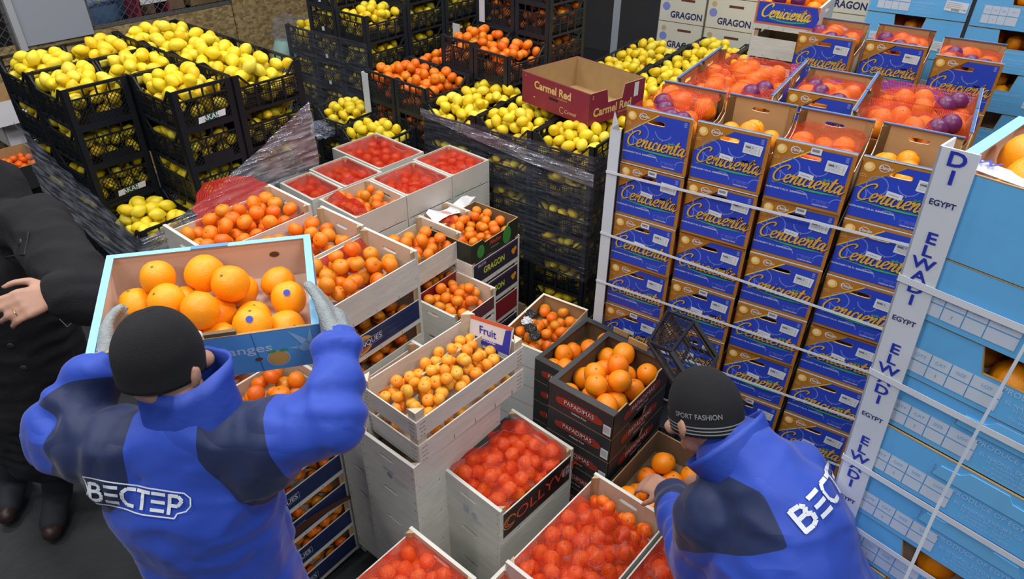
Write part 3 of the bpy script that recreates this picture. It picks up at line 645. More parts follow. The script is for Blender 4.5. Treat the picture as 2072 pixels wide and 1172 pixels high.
# ------------------------------------------------------------ pallets
def pallet(M, L, W, label, z=0):
    g = inst([], 'wooden_pallet', M, label=label, cat='pallet'); d = MB(); d.box((0, 0, 0), (.095, W, .02), POSTW); dm = d.mesh('deck_board'); n = int(L/.13)
    for i in range(n): obj('deck_board', dm, g, T(i*(L-.095)/(n-1), 0, .122))
    b = MB(); b.box((0, 0, .0), (L, .09, .12), POSTW); bm_ = b.mesh('bearer')
    for y in (0, (W-.09)/2, W-.09): obj('bearer', bm_, g, T(0, y, 0))
    return g
H0 = .144
# left lemon pallet
LPY = .88; LP = T(-1.588, 3.191, 0, LPY); LPM = lambda u, v, z, r=0: LP @ T(u, v, z, r)
pallet(LP @ T(-.34, -.01, 0), 1.07, 1.29, 'wooden pallet under the left stack of lemon crates')
cols = []      # (u, v, endwise?, top layer count, name)
LH = .2; LTOP = 1.748
def lemon_crate(Mo, kit, label, z, seed, top=False, flabel=None, fgroup=None, group=None, kind='lemon', r=.033, L=.4, S=.315, sides=True, mound=.055):
    M = Mo @ T(0, 0, z); inst(kit, 'plastic_crate', M, label=label, cat='crate', group=group)
    fill(M, L-.02, S-.02, .010, LH*(.86 if top else .78), r, kind, flabel, fgroup, seed, mound if top else .0, sides=sides, single=top and flabel is not None, off=(.01, .01), sub=2 if top else 1)
def column(Mo, n, ztop, name, seed, flabel=None, fgroup=None, stickers={}, kind='lemon', r=.033, kit=None, zmin=H0, group=None, S=.315):
    for k in range(n):
        z = ztop-LH*(k+1)
        if z < zmin-.05: break
        kk = stickers.get(k) or kit or BK
        lab = ('black plastic crate of %s, %s, %s layer' % ({'lemon': 'lemons', 'mandarin': 'mandarins'}[kind], name, ORD[k])).replace('top layer', 'topmost')
        lemon_crate(Mo, kk, lab, z, seed*31+k, k == 0, flabel, fgroup, group, kind, r, S=S)
EW = lambda u, v: LP @ T(u+.315, v, 0, PI/2)     # long side running back
G1 = 'lemon crates of the left pallet'
FG = 'lemons heaped in the left pallet top crates'
column(EW(0, 0), 8, LTOP, 'left pallet middle front column', 1, 'lemon in the left pallet front crate with green sticker', FG+', front', {0: BKA}, group=G1)
column(EW(-.32, .4), 8, LTOP, 'left pallet left column', 2, 'lemon in the left pallet crate above the lower sticker', FG+', left', {2: BKA}, group=G1)
column(EW(-.32, 0), 5, LTOP-.6, 'left pallet low front corner column', 3, 'lemon in the low corner crate behind stretched film', FG+', low corner', group=G1)
column(LPM(.318, 0, 0), 8, LTOP, 'left pallet right front column', 4, 'lemon in the left pallet crate, right front corner', FG+', right corner', group=G1)
column(EW(-.32, .8), 4, LTOP, 'left pallet far left column', 5, 'lemon in the farthest left crate of the left pallet', FG+', far left', group=G1)
column(EW(0, .4), 2, LTOP, 'left pallet centre column', 6, 'lemon in the middle crate of the left pallet', FG+', middle', group=G1)
column(EW(0, .8), 2, LTOP, 'left pallet back centre column', 7, 'lemon in the crate before the box of bags', FG+', back', group=G1)
for j in (1, 2, 3): column(LPM(.318, .316*j, 0), 2 if j < 3 else 3, LTOP, 'left pallet right side %s row' % ['', 'second', 'third', 'rearmost'][j], 8+j, 'lemon in the left pallet crate, %s behind right corner' % ['', 'first', 'second', 'third'][j], FG+', right row %d' % j, group=G1)
# ------------------------------------------------------------ stretch film
def sheet(name, rows, material, label, nx=40, wob=.006, cat='stretch film', seed=0, parent=None, th=0):
    """rows: list of polylines (top to bottom), each list of points"""
    vs = []; uv = []; n = nx
    def samp(pl, t):
        d = [0]
        for a, b in zip(pl[:-1], pl[1:]): d.append(d[-1]+(Vector(b)-Vector(a)).length)
        s = t*d[-1]
        for i in range(len(pl)-1):
            if s <= d[i+1]+1e-9: f = (s-d[i])/(d[i+1]-d[i]); return Vector(pl[i]).lerp(Vector(pl[i+1]), f), s
        return Vector(pl[-1]), d[-1]
    m_ = len(rows)
    for j, pl in enumerate(rows):
        for i in range(n+1):
            p, s = samp(pl, i/n); w_ = wob*noise.noise(Vector((p.x*9+seed, p.y*9, p.z*30))); vs.append(p+Vector((w_, w_*.6, 0))); uv.append((s, p.z))
    fs = [(j*(n+1)+i, j*(n+1)+i+1, (j+1)*(n+1)+i+1, (j+1)*(n+1)+i) for j in range(m_-1) for i in range(n)]
    mb = MB(); mb.add(vs, fs, material); mb.uv = uv; me = mb.mesh(name, True)
    return obj(name, me, parent, None, label=label, cat=cat) if label else obj(name, me, parent)
def lpw(u, v, z): return (LP @ Vector((u, v, z)))[:]
def band(top, bot, n=7): return [[tuple(Vector(a).lerp(Vector(b), j/(n-1))) for a, b in zip(top, bot)] for j in range(n)]
topl = [lpw(-.336, 1.22, 1.40), lpw(-.336, .75, 1.30), lpw(-.337, .35, 1.23), lpw(-.34, -.02, 1.13), lpw(-.30, -.022, 1.125), lpw(0, -.012, 1.19), lpw(.32, -.012, 1.33), lpw(.73, -.012, 1.52)]
midl = [lpw(-.338, 1.22, 1.33), lpw(-.338, .75, 1.24), lpw(-.339, .35, 1.17), lpw(-.343, -.02, 1.08), lpw(-.30, -.026, 1.08), lpw(0, -.014, 1.13), lpw(.32, -.014, 1.26), lpw(.73, -.014, 1.45)]
botl = [lpw(-.338, 1.22, .98), lpw(-.338, .75, .90), lpw(-.339, .35, .84), lpw(-.343, -.02, .76), lpw(-.30, -.026, .76), lpw(0, -.014, .74), lpw(.32, -.014, .72), lpw(.73, -.014, .72)]
sheet('stretch_film', band(midl, botl, 12), FILM2, 'clear stretch film wrapped round the left lemon pallet', 90)
g = sheet('stretch_film_edge', band(topl, midl, 5), FILMB, 'bunched upper edge of the film across the left lemon pallet', 90, .012)
tr2 = [lpw(.74, -.012, 1.52), lpw(.735, .9, 1.6)]; sheet('stretch_film', band(tr2, [lpw(.74, -.012, .7), lpw(.735, .9, .8)], 8), FILM, 'clear stretch film on the right side of the left lemon pallet', 40)
# ------------------------------------------------------------ centre lemon pallet
CP = T(-.562, 4.238, 0, -.591); CTOP = 1.344
pallet(CP @ T(-.01, -.01), 1.21, 1.27, 'wooden pallet under the centre lemon stack wrapped in film')
G2 = 'lemon crates of the centre pallet'
for i in range(3):
    column(CP @ T(.402*i, 0), 6, CTOP, 'centre pallet %s front column' % ['left', 'middle', 'right'][i], 20+i, 'lemon in the %s front crate of the centre pallet' % ['left', 'middle', 'right'][i], 'lemons of the centre pallet, front %d' % i, group=G2, r=.034)
    for j in (1, 2, 3) if i == 2 else (1,):
        column(CP @ T(.402*i, .316*j), 6 if (i == 2 and j < 2) else 1+(j == 3), CTOP, 'centre pallet %s column, %s row' % (['left', 'middle', 'right'][i], ['', 'second', 'third', 'rearmost'][j]), 30+i*3+j, 'lemon in the centre pallet, %s crate, %s line' % (['left', 'middle', 'right'][i], ['', 'second', 'third', 'rearmost'][j]), 'lemons of the centre pallet %d %d' % (i, j), group=G2, r=.034)
def cpw(u, v, z): return (CP @ Vector((u, v, z)))[:]
ft = [cpw(-.012, .9, 1.30), cpw(-.012, -.012, 1.31), cpw(1.215, -.012, 1.30), cpw(1.216, .7, 1.29)]; fb = [cpw(-.012, .9, .55), cpw(-.012, -.012, .52), cpw(1.215, -.014, .48), cpw(1.216, .7, .5)]
sheet('stretch_film', band(ft, fb, 14), FILM, 'clear stretch film around the centre lemon pallet', 80)
ft2 = [cpw(-.014, -.014, 1.315), cpw(.6, -.016, 1.26), cpw(1.217, -.016, 1.20)]; fb2 = [cpw(-.014, -.014, 1.27), cpw(.6, -.016, 1.18), cpw(1.217, -.016, 1.12)]
sheet('stretch_film_edge', band(ft2, fb2, 5), FILMB, 'twisted tight band of film across the centre lemon pallet', 60, .008)
# burgundy box on top
bz = CTOP+.012
bo = at(1189, 261, bz)
def burg_print(pm, w_, h, side):
    y = -.001
    if side == 'long': pm.text('Carmel Red', h*.36, w_*.42, h*.36, y, SAND, bold=.03); pm.text('RED BEAUTIFUL', h*.07, w_*.62, h*.16, y, SAND); pm.text('5', h*.16, w_*.06, h*.86, y, SAND); pm.box((w_*.80, y, h*.5), (w_*.88, y+.0002, h*.95), WHITE); 
    else:
        pm.text('Carmel Red', h*.34, w_*.47, h*.70, y, SAND, bold=.03); pm.text('RED BEAUTIFUL', h*.06, w_*.62, h*.52, y, SAND); pm.text('Carmel', h*.17, w_*.74, h*.20, y, SAND, shear=.2); pm.arc(w_*.62, h*.2, h*.10, .8, 5.6, .003, y-.0003, SAND); pm.disc(w_*.2, h*.3, h*.04, y, SAND, e=.5); pm.text('A', h*.09, w_*.06, h*.9, y, SAND)
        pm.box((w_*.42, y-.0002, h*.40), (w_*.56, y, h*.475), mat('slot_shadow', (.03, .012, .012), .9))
A_, B_ = bo, at(1056, 208, bz)
yw = math.atan2(B_.y-A_.y, B_.x-A_.x)-PI/2     # end panel runs along local y
bl = (B_-A_).length; q_ = at(1304, 205, bz); llen = .47
kb = carton_kit(llen, bl, .185, BURG, KRAFT, BURG, notch=False, opening=True, printf=burg_print, rimw=.004)
inst(kb, 'empty_fruit_carton', T(A_.x, A_.y, bz+.012, yw), label='empty burgundy cardboard box with sand lettering on top of the lemons', cat='box')
# second lemon pallet further back
CQ = CP @ T(.35, 1.42)
pallet(CQ @ T(-.01, -.01), 1.15, 1.25, 'wooden pallet under the far lemon crates before the white boxes')
for i in range(4):
    for j in range(4):
        k = 3 if (j == 0 or i == 0) else 1; zt = CTOP-.05
        if i == 0 and j > 2: zt = CTOP-.25
        column(CQ @ T(.402*i, .318*j), k, zt, 'far lemon pallet, %s across, %s deep' % (['first', 'second', 'third', 'fourth'][i], ORD[j+1] if j else 'first'), 50+i*5+j, None, None, group='crates of the far lemon pallet', kit=BKG, r=.034, zmin=.1)
# ------------------------------------------------------------ mandarin pallet and tall dark stacks
MPc = at(744, 143, 1.4); MPY = -.72
MP = T(MPc.x-.035, MPc.y+.04, 0, MPY)
for i in range(2):
    for j in range(2-i):
        column(MP @ T(.302*(i+1), .402*j, 0, PI/2), 6 if j == 0 or i == 0 else 2, 1.4, 'mandarin pallet %s %s column' % (['front', 'rear'][j], ['left', 'right'][i]), 80+i*2+j, 'mandarin in the %s %s dark crate beside lemons' % (['front', 'rear'][j], ['left', 'right'][i]), 'mandarins in dark crates %d %d' % (i, j), kind='mandarin', r=.034, kit=BM, group='dark crates of mandarins', zmin=.1, S=.30)
for (i, j, zt, nn) in ((3, 1, 1.6, 7), (4, 1, 1.57, 1), (3, 2, 2.6, 9), (4, 2, 2.6, 9), (3, 3, 2.4, 3)):
    column(MP @ T(.302*i-.295, .402*j+.02, 0, PI/2), nn, zt, 'tall mandarin stack, %s from its left, %s row' % (ORD[i-1] if i > 1 else 'first', ORD[j]), 90+i*4+j, None, None, kind='mandarin', r=.034, kit=BM2, group='dark crates of the tall mandarin stack', zmin=.0, S=.30)
mb = MB(); mb.box((-.005, -.012, .2), (.05, -.008, 1.38), BOARDW); mb.box((-.014, -.012, .2), (-.008, .04, 1.38), BOARDW); obj('corner_board', mb, None, MP @ T(), label='white cardboard corner strip on the mandarin pallet front edge', cat='corner board')
mb = MB(); mb.box((0, -.012, 1.62), (.05, -.008, 2.35), BOARDW); obj('corner_board', mb, None, MP @ T(.31, .81), label='white cardboard strip on the tall mandarin stack near edge', cat='corner board')
mb = MB(); mb.box((0, -.012, 1.38), (.07, -.008, 1.56), BOARDW); obj('corner_board', mb, None, MP @ T(.03, .82), label='short white cardboard piece behind the mandarin crates', cat='corner board')
mb = MB(); M_ = MP @ T(.72, .815, 1.93); mb.flat([(0, 0), (.09, 0), (.09, .055), (0, .055)], 0, WHITE); mb.text('2', .05, .045, .03, -.001, BLACKP); obj('paper_tag', mb, None, M_, label='white paper tag marked 2 on the tall mandarin stack', cat='tag')
# tall lemon stack at the back
TLc = at(743, 94, 1.45); TLY = .90; TL = T(TLc.x, TLc.y, 0, TLY)
# endwise columns along the left face (local +y is back-left), sides along +x
def tcol(u, v, n, zt, nm, seed): column(TL @ T(u, v, 0), n, zt, nm, seed, None, None, group='crates of the tall lemon stack', kit=BKT if seed % 2 else BKG, r=.032, zmin=.0)
tcol(0, 0, 7, 1.65, 'tall lemon stack near corner column', 120)
tcol(0, .318, 9, 2.25, 'tall lemon stack second column from the corner', 121)
tcol(0, .636, 7, 1.45, 'tall lemon stack third column from the corner', 122)
tcol(.402, 0, 9, 2.45, 'tall lemon stack right column', 123); tcol(.804, 0, 9, 2.45, 'tall lemon stack far right column', 124); tcol(.402, .318, 3, 2.45, 'tall lemon stack inner column', 125); tcol(1.206, 0, 9, 2.25, 'tall lemon stack rightmost column', 126)
def tlw(u, v, z): return (TL @ Vector((u, v, z)))[:]
sheet('stretch_film', band([tlw(-.012, .96, 1.46), tlw(-.012, -.012, 1.47)], [tlw(-.012, .96, .9), tlw(-.012, -.012, .75)], 8), FILM, 'greyish film wrapped round the tall lemon stack', 40)
# low lemons by its foot
LLc = at(690, 266, 1.12); LL = T(LLc.x-.05, LLc.y+.07, 0, -.62)
column(LL @ T(-.41, .17, 0, .0), 4, 1.12, 'low lemon stack, left', 130, None, None, group='low lemon crates by the tall stack', kit=BKG, zmin=.2); column(LL @ T(.02, .0, 0, .0), 4, 1.12, 'low lemon stack, right', 131, None, None, group='low lemon crates by the tall stack', kit=BKG, zmin=.2)
# crumpled film scraps
def crumple(name, c, r, label, mtl=FILMB, sq=.5, seed=0, sub=4):
    v, f = ICO[sub]; vs = []
    for p in v:
        n_ = 1+.55*noise.noise(Vector(p)*2.2+Vector((seed, 0, 0)))+.28*noise.noise(Vector(p)*6+Vector((0, seed, 0))); vs.append((c[0]+p[0]*r*n_, c[1]+p[1]*r*n_, c[2]+p[2]*r*n_*sq))
    mb = MB(); mb.add(vs, f, mtl); mb.uv = [(p[0], p[1]) for p in v]; return obj(name, mb.mesh(name, False), None, None, label=label, cat='film')
c = at(655, 262, .98); crumple('crumpled_film', c, .10, 'crumpled shiny film scrap beside the low lemon crates', seed=3)
c = at(592, 62, 1.35); crumple('crumpled_film', c, .16, 'loose crumpled film on the corner of the tall lemon stack', FILM, .6, 5)
c = at(572, 92, 1.1); mb = MB(); mb.tube([(c.x, c.y, 0), (c.x, c.y, 1.0), (c.x+.01, c.y, 1.14)], [.12, .12, .07], mat('mint_sack', (.25, .42, .38), .5, .4, 18), 10); obj('plastic_sack', mb.mesh('plastic_sack', True), None, None, label='mint green plastic sack between the lemon stacks', cat='bag')
# blue box with bags behind the left pallet
bb = at(150, 100, 1.0); be = at(320, 58, 1.0); bw = .6; yb = math.atan2(be.y-bb.y, be.x-bb.x)
inst(carton_kit(.66, .40, .14, mat('pale_blue_board', (.15, .30, .58), .5), mat('pale_blue_inner', (.22, .36, .60), .6), None, notch=False), 'blue_carton', T(bb.x, bb.y, 1.16, yb), label='pale blue carton holding glossy bags behind the left lemons', cat='box')
inst(carton_kit(.66, .40, 1.14, DGREY, KRAFTD, None, notch=False), 'storage_carton', T(bb.x, bb.y, .01, yb), label='dark tall carton carrying the pale blue carton', cat='box')
BAG = mat('blue_white_bag', (.06, .22, .62), .25, .3, 40, 1, 24, col2=(.65, .75, .78)); BAGG = mat('green_veg_bag', (.10, .28, .10), .25, .3, 40, 1, 18, col2=(.60, .72, .75))
for i in range(5):
    v, f = ICO[3]; R_ = random.Random(i); vs = [(p[0]*.085*(1+.3*noise.noise(Vector(p)*3)), p[1]*.11*(1+.3*noise.noise(Vector(p)*3+Vector((i, 0, 0)))), p[2]*.045) for p in v]
    mb = MB(); mb.add(vs, f, (BAG, BAGG)[i % 2]); obj('produce_bag', mb.mesh('produce_bag', True), None, T(bb.x, bb.y, 1.30, yb) @ T(.10+.115*i, .2+.05*(i % 2), .005*i, i*1.3), label='glossy blue and green produce bag in the pale blue carton', cat='bag', group='produce bags in the blue carton')
# left edge boxes with tomatoes
def brand_side(pm, w_, h, side):
    if side == 'long': pm.text('Unifrutti', h*.4, w_*.4, h*.5, -.001, mat('violet_print', (.16, .12, .42), .5), shear=.2); pm.arc(w_*.25, h*.75, h*.12, 0, 3, .004, -.001, GREENP)
for i, (px, py, z, L_, W_, H_, mtt, lab, fr) in enumerate(((10, 400, .72, .42, .3, .16, DGREY, 'black tray of tomatoes at the left edge, upper', 1), (20, 440, .52, .42, .3, .16, DGREY, 'black tray of red radishes at the left edge, lower', 1), (30, 475, .30, .42, .3, .16, DGREY, 'black tray at the left edge, lowest', 1), (-12, 262, .95, .42, .3, .17, WHITE, 'white box with violet script at the left edge, upper', 0), (12, 300, .75, .42, .3, .17, WHITE, 'white box with violet script at the left edge, lower', 0), (-80, 190, .95, .5, .3, .4, SHELFBOX, 'brown box lettered Q at the left edge', 0))):
    p = at(px, py, z)
    k = carton_kit(L_, W_, H_, mtt, KRAFT, None, notch=False, printf=brand_side if mtt is WHITE else (None if i != 5 else (lambda pm, w_, h, s: pm.text('QUALITY', h*.25, w_*.2, h*.6, -.001, SAND) if s == 'end' else pm.text('Q', h*.3, w_*.85, h*.55, -.001, SAND))))
    M_ = T(p.x, p.y, z, -.68) @ T(-.42, .03); inst(k, 'produce_tray', M_, label=lab, cat='box')
    if fr: fill(M_, L_-.012, W_-.012, .01, H_*.7, .027, 'net mandarin', None, None, 300+i, .01, off=(.006, .006), single=False)
# ------------------------------------------------------------ wooden crates in the middle
KW = {}
def wkit(L, W, H, hs, mt=WOOD, style=None):
    k = (round(L, 3), round(W, 3), H, hs, mt.name, style)
    if k not in KW: KW[k] = wood_kit(L, W, H, hs, mt, style)
    return KW[k]
def wcrate(M, L, W, H, hs, label, style=None, mt=WOOD, group=None): return inst(wkit(L, W, H, hs, mt, style), 'wooden_crate', M, label=label, cat='crate', group=group)
def stack_under(M, n, L, W, H, hs, lab, style, mt=WOOD, group=None, fruit=True, seed=0, pitch=None):
    for k in range(1, n+1):
        st = style[(k-1) % len(style)] if isinstance(style, list) else style
        Mk = M @ T(0, 0, -(pitch or H)*k)
        if Mk.translation.z < -.01: break
        wcrate(Mk, L, W, H, hs, '%s, %s down' % (lab, ORD[k]), st, mt, group)
        if fruit: fill(Mk, L-.04, W-.02, .02, H*.78, .031, 'mandarin', None, None, seed+k, .0, off=(.02, .01), single=False, sides=True, sub=1)
LY = .90
def corner_frame(pxc, z, yaw): p = at(*pxc, z); return T(p.x, p.y, z, yaw)
# P, N, M : three big mandarin crates in a row
def back_frame(a, b, z, L, W, H, yaw=None):   # a,b = px of the far end board's top corners
    A = at(*a, z); B = at(*b, z); y = math.atan2((B-A).y, (B-A).x)+PI/2 if yaw is None else yaw
    mid = (A+B)/2; ax = Vector((math.cos(y), math.sin(y), 0)); o = mid-ax*L+Vector((math.sin(y), -math.cos(y), 0))*(W/2)
    return T(o.x, o.y, z-H, y)
CR = 'wooden crates of mandarins in the middle'
M_P = back_frame((738.8, 459), (845, 507), 1.41, .47, .30, .175); wcrate(M_P, .47, .30, .175, .135, 'pale wooden crate of mandarins right of the gloved hand', None, WOODW)
PP = fill(M_P, .43, .28, .02, .138, .0325, 'mandarin', 'mandarin in the crate right of the gloved hand', 'mandarins beside the gloved hand', 401, .045, off=(.02, .01))
stack_under(M_P, 7, .47, .30, .175, .115, 'wooden crate in the column under the crate by the glove', ['COLONQUES', None], WOODW, 'crates under the glove crate', True, 410)
M_N = back_frame((648, 415), (740, 456), 1.41, .47, .272, .175, .90); wcrate(M_N, .47, .272, .175, .135, 'pale wooden crate of mandarins behind the lifted carton, second from the glove', None, WOODW)
PN = fill(M_N, .43, .252, .02, .14, .0325, 'mandarin', 'mandarin in the crate behind the lifted carton corner', 'mandarins behind the carton corner', 402, .045, off=(.02, .01))
M_M = back_frame((551, 375), (640, 419), 1.45, .50, .30, .165, .88) @ T(0, .03); wcrate(M_M, .50, .30, .165, .125, 'pale wooden crate with red net, farthest behind the lifted carton', None, WOODW)
PM_ = fill(M_M, .46, .28, .02, .135, .032, 'mandarin', 'mandarin in the farthest crate behind the lifted carton', 'mandarins farthest behind the carton', 403, .045, off=(.02, .01))
stack_under(M_M, 7, .50, .30, .165, .125, 'wooden crate in the column under the far net crate', ['COLONQUES', None], WOODW, 'crates under the far net crate', True, 430)
stack_under(M_N, 7, .47, .272, .175, .115, 'wooden crate in the column behind the carton corner', ['COLONQUES', None], WOODW, 'crates behind the carton corner', True, 440)
# raised red net at the far crate, net sides on the others
def net_wall(M, pts, name_label, material=NETP, wob=.006):
    rows = band([tuple(M @ Vector(p)) for p in pts[0]], [tuple(M @ Vector(p)) for p in pts[1]], 9)
    o = sheet('netting', rows, material, name_label, 30, wob, 'netting', 2); me = o.data; return o
net_wall(M_M, ([(.14, .305, .17), (.22, .33, .26), (.34, .33, .25), (.44, .31, .22), (.49, .30, .17)], [(.12, .290, .10), (.22, .290, .10), (.34, .290, .10), (.44, .290, .10), (.49, .28, .10)]), 'red net standing up behind the farthest wooden crate', NETP, .02)
net_wall(M_M, ([(.2, .006, .135), (.35, .006, .135), (.49, .006, .14)], [(.24, .05, .11), (.36, .06, .11), (.49, .06, .11)]), 'red net strip on the near edge of the farthest wooden crate')
net_wall(M_N, ([(.1, .008, .14), (.3, .008, .14), (.46, .008, .145)], [(.1, .06, .10), (.3, .06, .10), (.46, .06, .10)]), 'red net strip between the two mandarin crates')
net_wall(M_P, ([(.08, .295, .14), (.3, .295, .14), (.455, .295, .145)], [(.08, .26, .06), (.3, .26, .06), (.455, .26, .06)]), 'pink net lining the far side of the crate by the glove')
# O : netted crate in front of the N / M row and its stack (beside the worker)
M_K = M_N @ T(-.50, .0, -.36); wcrate(M_K, .47, .262, .165, .125, 'wooden crate of red netted mandarins under the worker right arm', 'COLONQUES', WOODW)
PK = fill(M_K, .43, .242, .02, .15, .033, 'net mandarin', 'netted mandarin in the crate under the lifting arm', 'netted mandarins under the arm', 404, .03, off=(.02, .01)); netting(M_K @ T(.013, .006), .444, .25, PK-np.array([.013, .006, 0]), .033, .16, NET, 'red net over the crate under the worker arm', 4)
stack_under(M_K, 5, .47, .262, .165, .11, 'wooden crate in the column under the netted crate by the worker', ['COLONQUES', None], WOODW, 'crates under the arm crate', True, 450)
M_O = M_P @ T(-.49, .01, -.33); wcrate(M_O, .47, .30, .17, .11, 'wooden crate of mandarins half hidden by the worker sleeve', None, WOODW)
fill(M_O, .43, .28, .02, .13, .035, 'mandarin', 'mandarin in the crate between sleeve and slatted crate', 'mandarins by the sleeve', 405, .04, off=(.02, .01))
stack_under(M_O, 6, .47, .30, .17, .11, 'labelled wooden crate in the column right of the worker waist', ['COLONQUES', 'COLONQUES'], WOODW, 'crates right of the worker waist', True, 460)
# curled loose label on that stack
q = M_O @ T(.1, -.004, -.17*3+.03); pts = [(q @ Vector((x, -.004-.10*max(0, (x-.15))**1.3, .02-.35*max(0, x-.18)**1.6)))[:] for x in np.linspace(0, .46, 14)]
mb = MB(); vs = [p for p in pts]+[(p[0], p[1], p[2]+.055*(1-.75*i/13)) for i, p in enumerate(pts)]; mb.add(vs, [(i, i+1, i+15, i+14) for i in range(13)], mat('curled_label_brown', (.09, .035, .02), .35)); obj('loose_label', mb.mesh('loose_label', True), None, None, label='curled loose paper label hanging off the labelled crates', cat='label')
# Q and S columns, dragon crates
M_Q = back_frame((847.6, 436.5), (934.8, 468.7), 1.02, .42, .30, .17, .93); wcrate(M_Q, .42, .30, .17, .125, 'pale wooden crate of mandarins left of the black leaf carton', None, WOODW)
fill(M_Q, .38, .28, .02, .13, .034, 'mandarin', 'mandarin in the crate left of the leaf carton', 'mandarins left of the leaf carton', 406, .05, off=(.02, .01))
stack_under(M_Q, 5, .42, .30, .17, .12, 'wooden crate in the column left of the leaf carton', ['crimson', None], WOODW, 'crates left of the leaf carton', True, 470)
M_S = M_Q @ T(.425, .13, -.01); wcrate(M_S, .22, .18, .17, .125, 'wooden crate with red net behind the crate left of the leaf carton', None, WOODW)
PS = fill(M_S, .18, .16, .02, .12, .030, 'net mandarin', None, None, 407, .03, off=(.02, .01), single=False); netting(M_S @ T(.013, .006), .194, .168, PS-np.array([.013, .006, 0]), .03, .13, NETO, 'red net in the wooden crate behind the leaf carton', 5)
stack_under(M_S, 5, .22, .18, .17, .12, 'wooden crate in the column behind the leaf carton', None, WOODW, 'crates behind the leaf carton', False, 480)
def leaf_print(pm, w_, h, side):
    if side == 'long':
        y = -.001; G = mat('leaf_green', (.05, .26, .05), .4)
        for cx, r, e in ((.18, .030, 1.3), (.74, .036, 1.5)): pm.disc(w_*cx, h*.42, r, y, G, e=e); pm.bar((w_*cx-.02, h*.15), (w_*cx+.015, h*.7), .002, 0, GREENP, y=y-.0005)
        pm.text('Melito', h*.34, w_*.48, h*.55, y-.0003, REDP, shear=.3, bold=.02); pm.text('KTHMATA', h*.13, w_*.48, h*.25, y-.0003, mat('grey_lettering', (.4, .4, .4), .5))
LEAFB = mat('black_leaf_board', (.018, .024, .016), .35)
p_ = at(936, 496, 1.0); M_L = T(p_.x, p_.y, .88, .93) @ T(.03, -.035); inst(carton_kit(.40, .31, .11, LEAFB, KRAFTD, None, notch=True, printf=leaf_print), 'leaf_print_carton', M_L, label='black carton with green leaves and heaped mandarins', cat='box')
fill(M_L, .385, .295, .01, .085, .029, 'mandarin', 'small mandarin in the black leaf carton', 'mandarins of the leaf carton', 408, .045, off=(.008, .008))
M_D = M_L @ T(-.005, 0, -.175); wcrate(M_D, .42, .31, .17, .15, 'wooden crate with purple and yellow lettering under the leaf carton', 'GRAGON', WOODW)
stack_under(M_D, 4, .42, .31, .17, .15, 'wooden crate in the column under the leaf carton', ['GRAGON', 'crimson'], WOODW, 'crates under the leaf carton', False, 490)
mb = MB(); M_ = M_L; vs = []; 
for i in range(9):
    t_ = i/8; vs += [tuple(M_ @ Vector((.06+.36*t_, .30-.02*math.sin(t_*5), .115+.02*math.sin(t_*7)))), tuple(M_ @ Vector((.06+.36*t_, .37+.03*math.sin(t_*6), .13+.03*math.sin(t_*9+1))))]
mb.add(vs, [(2*i, 2*i+1, 2*i+3, 2*i+2) for i in range(8)], WHITE); obj('paper_sheet', mb.mesh('paper_sheet', True), None, None, label='white paper lying over the far rim of the leaf carton', cat='paper')
# R crate
A = at(918, 643, .80); M_R = T(A.x, A.y, .80-.15, .93); wcrate(M_R, .33, .28, .15, .10, 'grey-white wooden crate of mandarins before the leaf carton', 'plum', WOODW)
fill(M_R, .29, .26, .02, .125, .030, 'mandarin', 'mandarin in the grey crate before the leaf carton', 'mandarins before the leaf carton', 409, .04, off=(.02, .01))
stack_under(M_R, 4, .33, .28, .15, .13, 'grey-white wooden crate in the column under the crate before the leaf carton', None, WOODW, 'crates before the leaf carton', False, 500)
# red box pallet at the back (F)
OF = at(720, 442, 1.15); MF = T(OF.x, OF.y, 0, .85)
RB = mat('pale_crate_board', (.60, .60, .56), .6, .15, 30, .1, 8)
fl = [(0, 0, .33, .31, 'loose mandarins', 'mandarin'), (.335, 0, .33, .31, 'red film cover', 'net mandarin'), (-.03, .325, .20, .30, 'red netted mandarins, left', 'net mandarin'), (.45, .365, .34, .44, 'red netted mandarins, far large', 'net mandarin'), (.18, .325, .26, .33, 'red netted mandarins, middle left', 'net mandarin'), (.67, .0, .30, .33, 'red netted mandarins, right by the lemons', 'net mandarin')]
for i, (x, y, L_, W_, nm, kd) in enumerate(fl):
    M_ = MF @ T(x, y, 1.15-.14); wcrate(M_, L_, W_, .14, .135, 'pale low crate of %s, on the back pallet' % nm, None, RB)
    P_ = fill(M_, L_-.034, W_-.02, .02, .105+(.02 if i == 0 else 0), .029, kd, 'loose mandarin in the front crate of the back pallet' if i == 0 else None, 'loose mandarins of the back pallet' if i == 0 else None, 510+i, .03 if i == 0 else .012, off=(.017, .01), single=(i == 0))
    if i: netting(M_ @ T(.013, .006), L_-.026, W_-.012, P_-np.array([.013, .006, 0]), .029, .128, NETD, 'dark red net over the %s crate' % nm.replace('red netted mandarins, ', '').replace('red film cover', 'second front'), 20+i)
    else: netting(M_ @ T(.013, .006), .09, W_-.012, P_-np.array([.013, .006, 0]), .029, .12, NETD, 'folded dark red net beside the loose mandarins', 20)
    for k in range(1, 8):
        if y == 0 or k < 2:
            wcrate(M_ @ T(0, 0, -.142*k), L_, W_, .14, .135, 'pale low back pallet crate under the %s, %s down' % (nm.split(',')[0]+(' '+nm.split(',')[1] if ',' in nm else ''), ORD[k]), None, RB, 'crates of the back pallet')
# WS stack under the slatted crate
ZW = .968; A = at(849, 958, ZW); yv = .885; M_W = T(A.x, A.y, ZW-.17, yv) @ T(0, .03)
wcrate(M_W, .46, .285, .17, .165, 'whitewashed wooden crate directly under the slatted crate', 'faded print', WOODW)
stack_under(M_W, 5, .46, .285, .17, .165, 'whitewashed wooden crate in the column under the slatted crate', None, WOODW, 'crates under the slatted crate', False, 520)
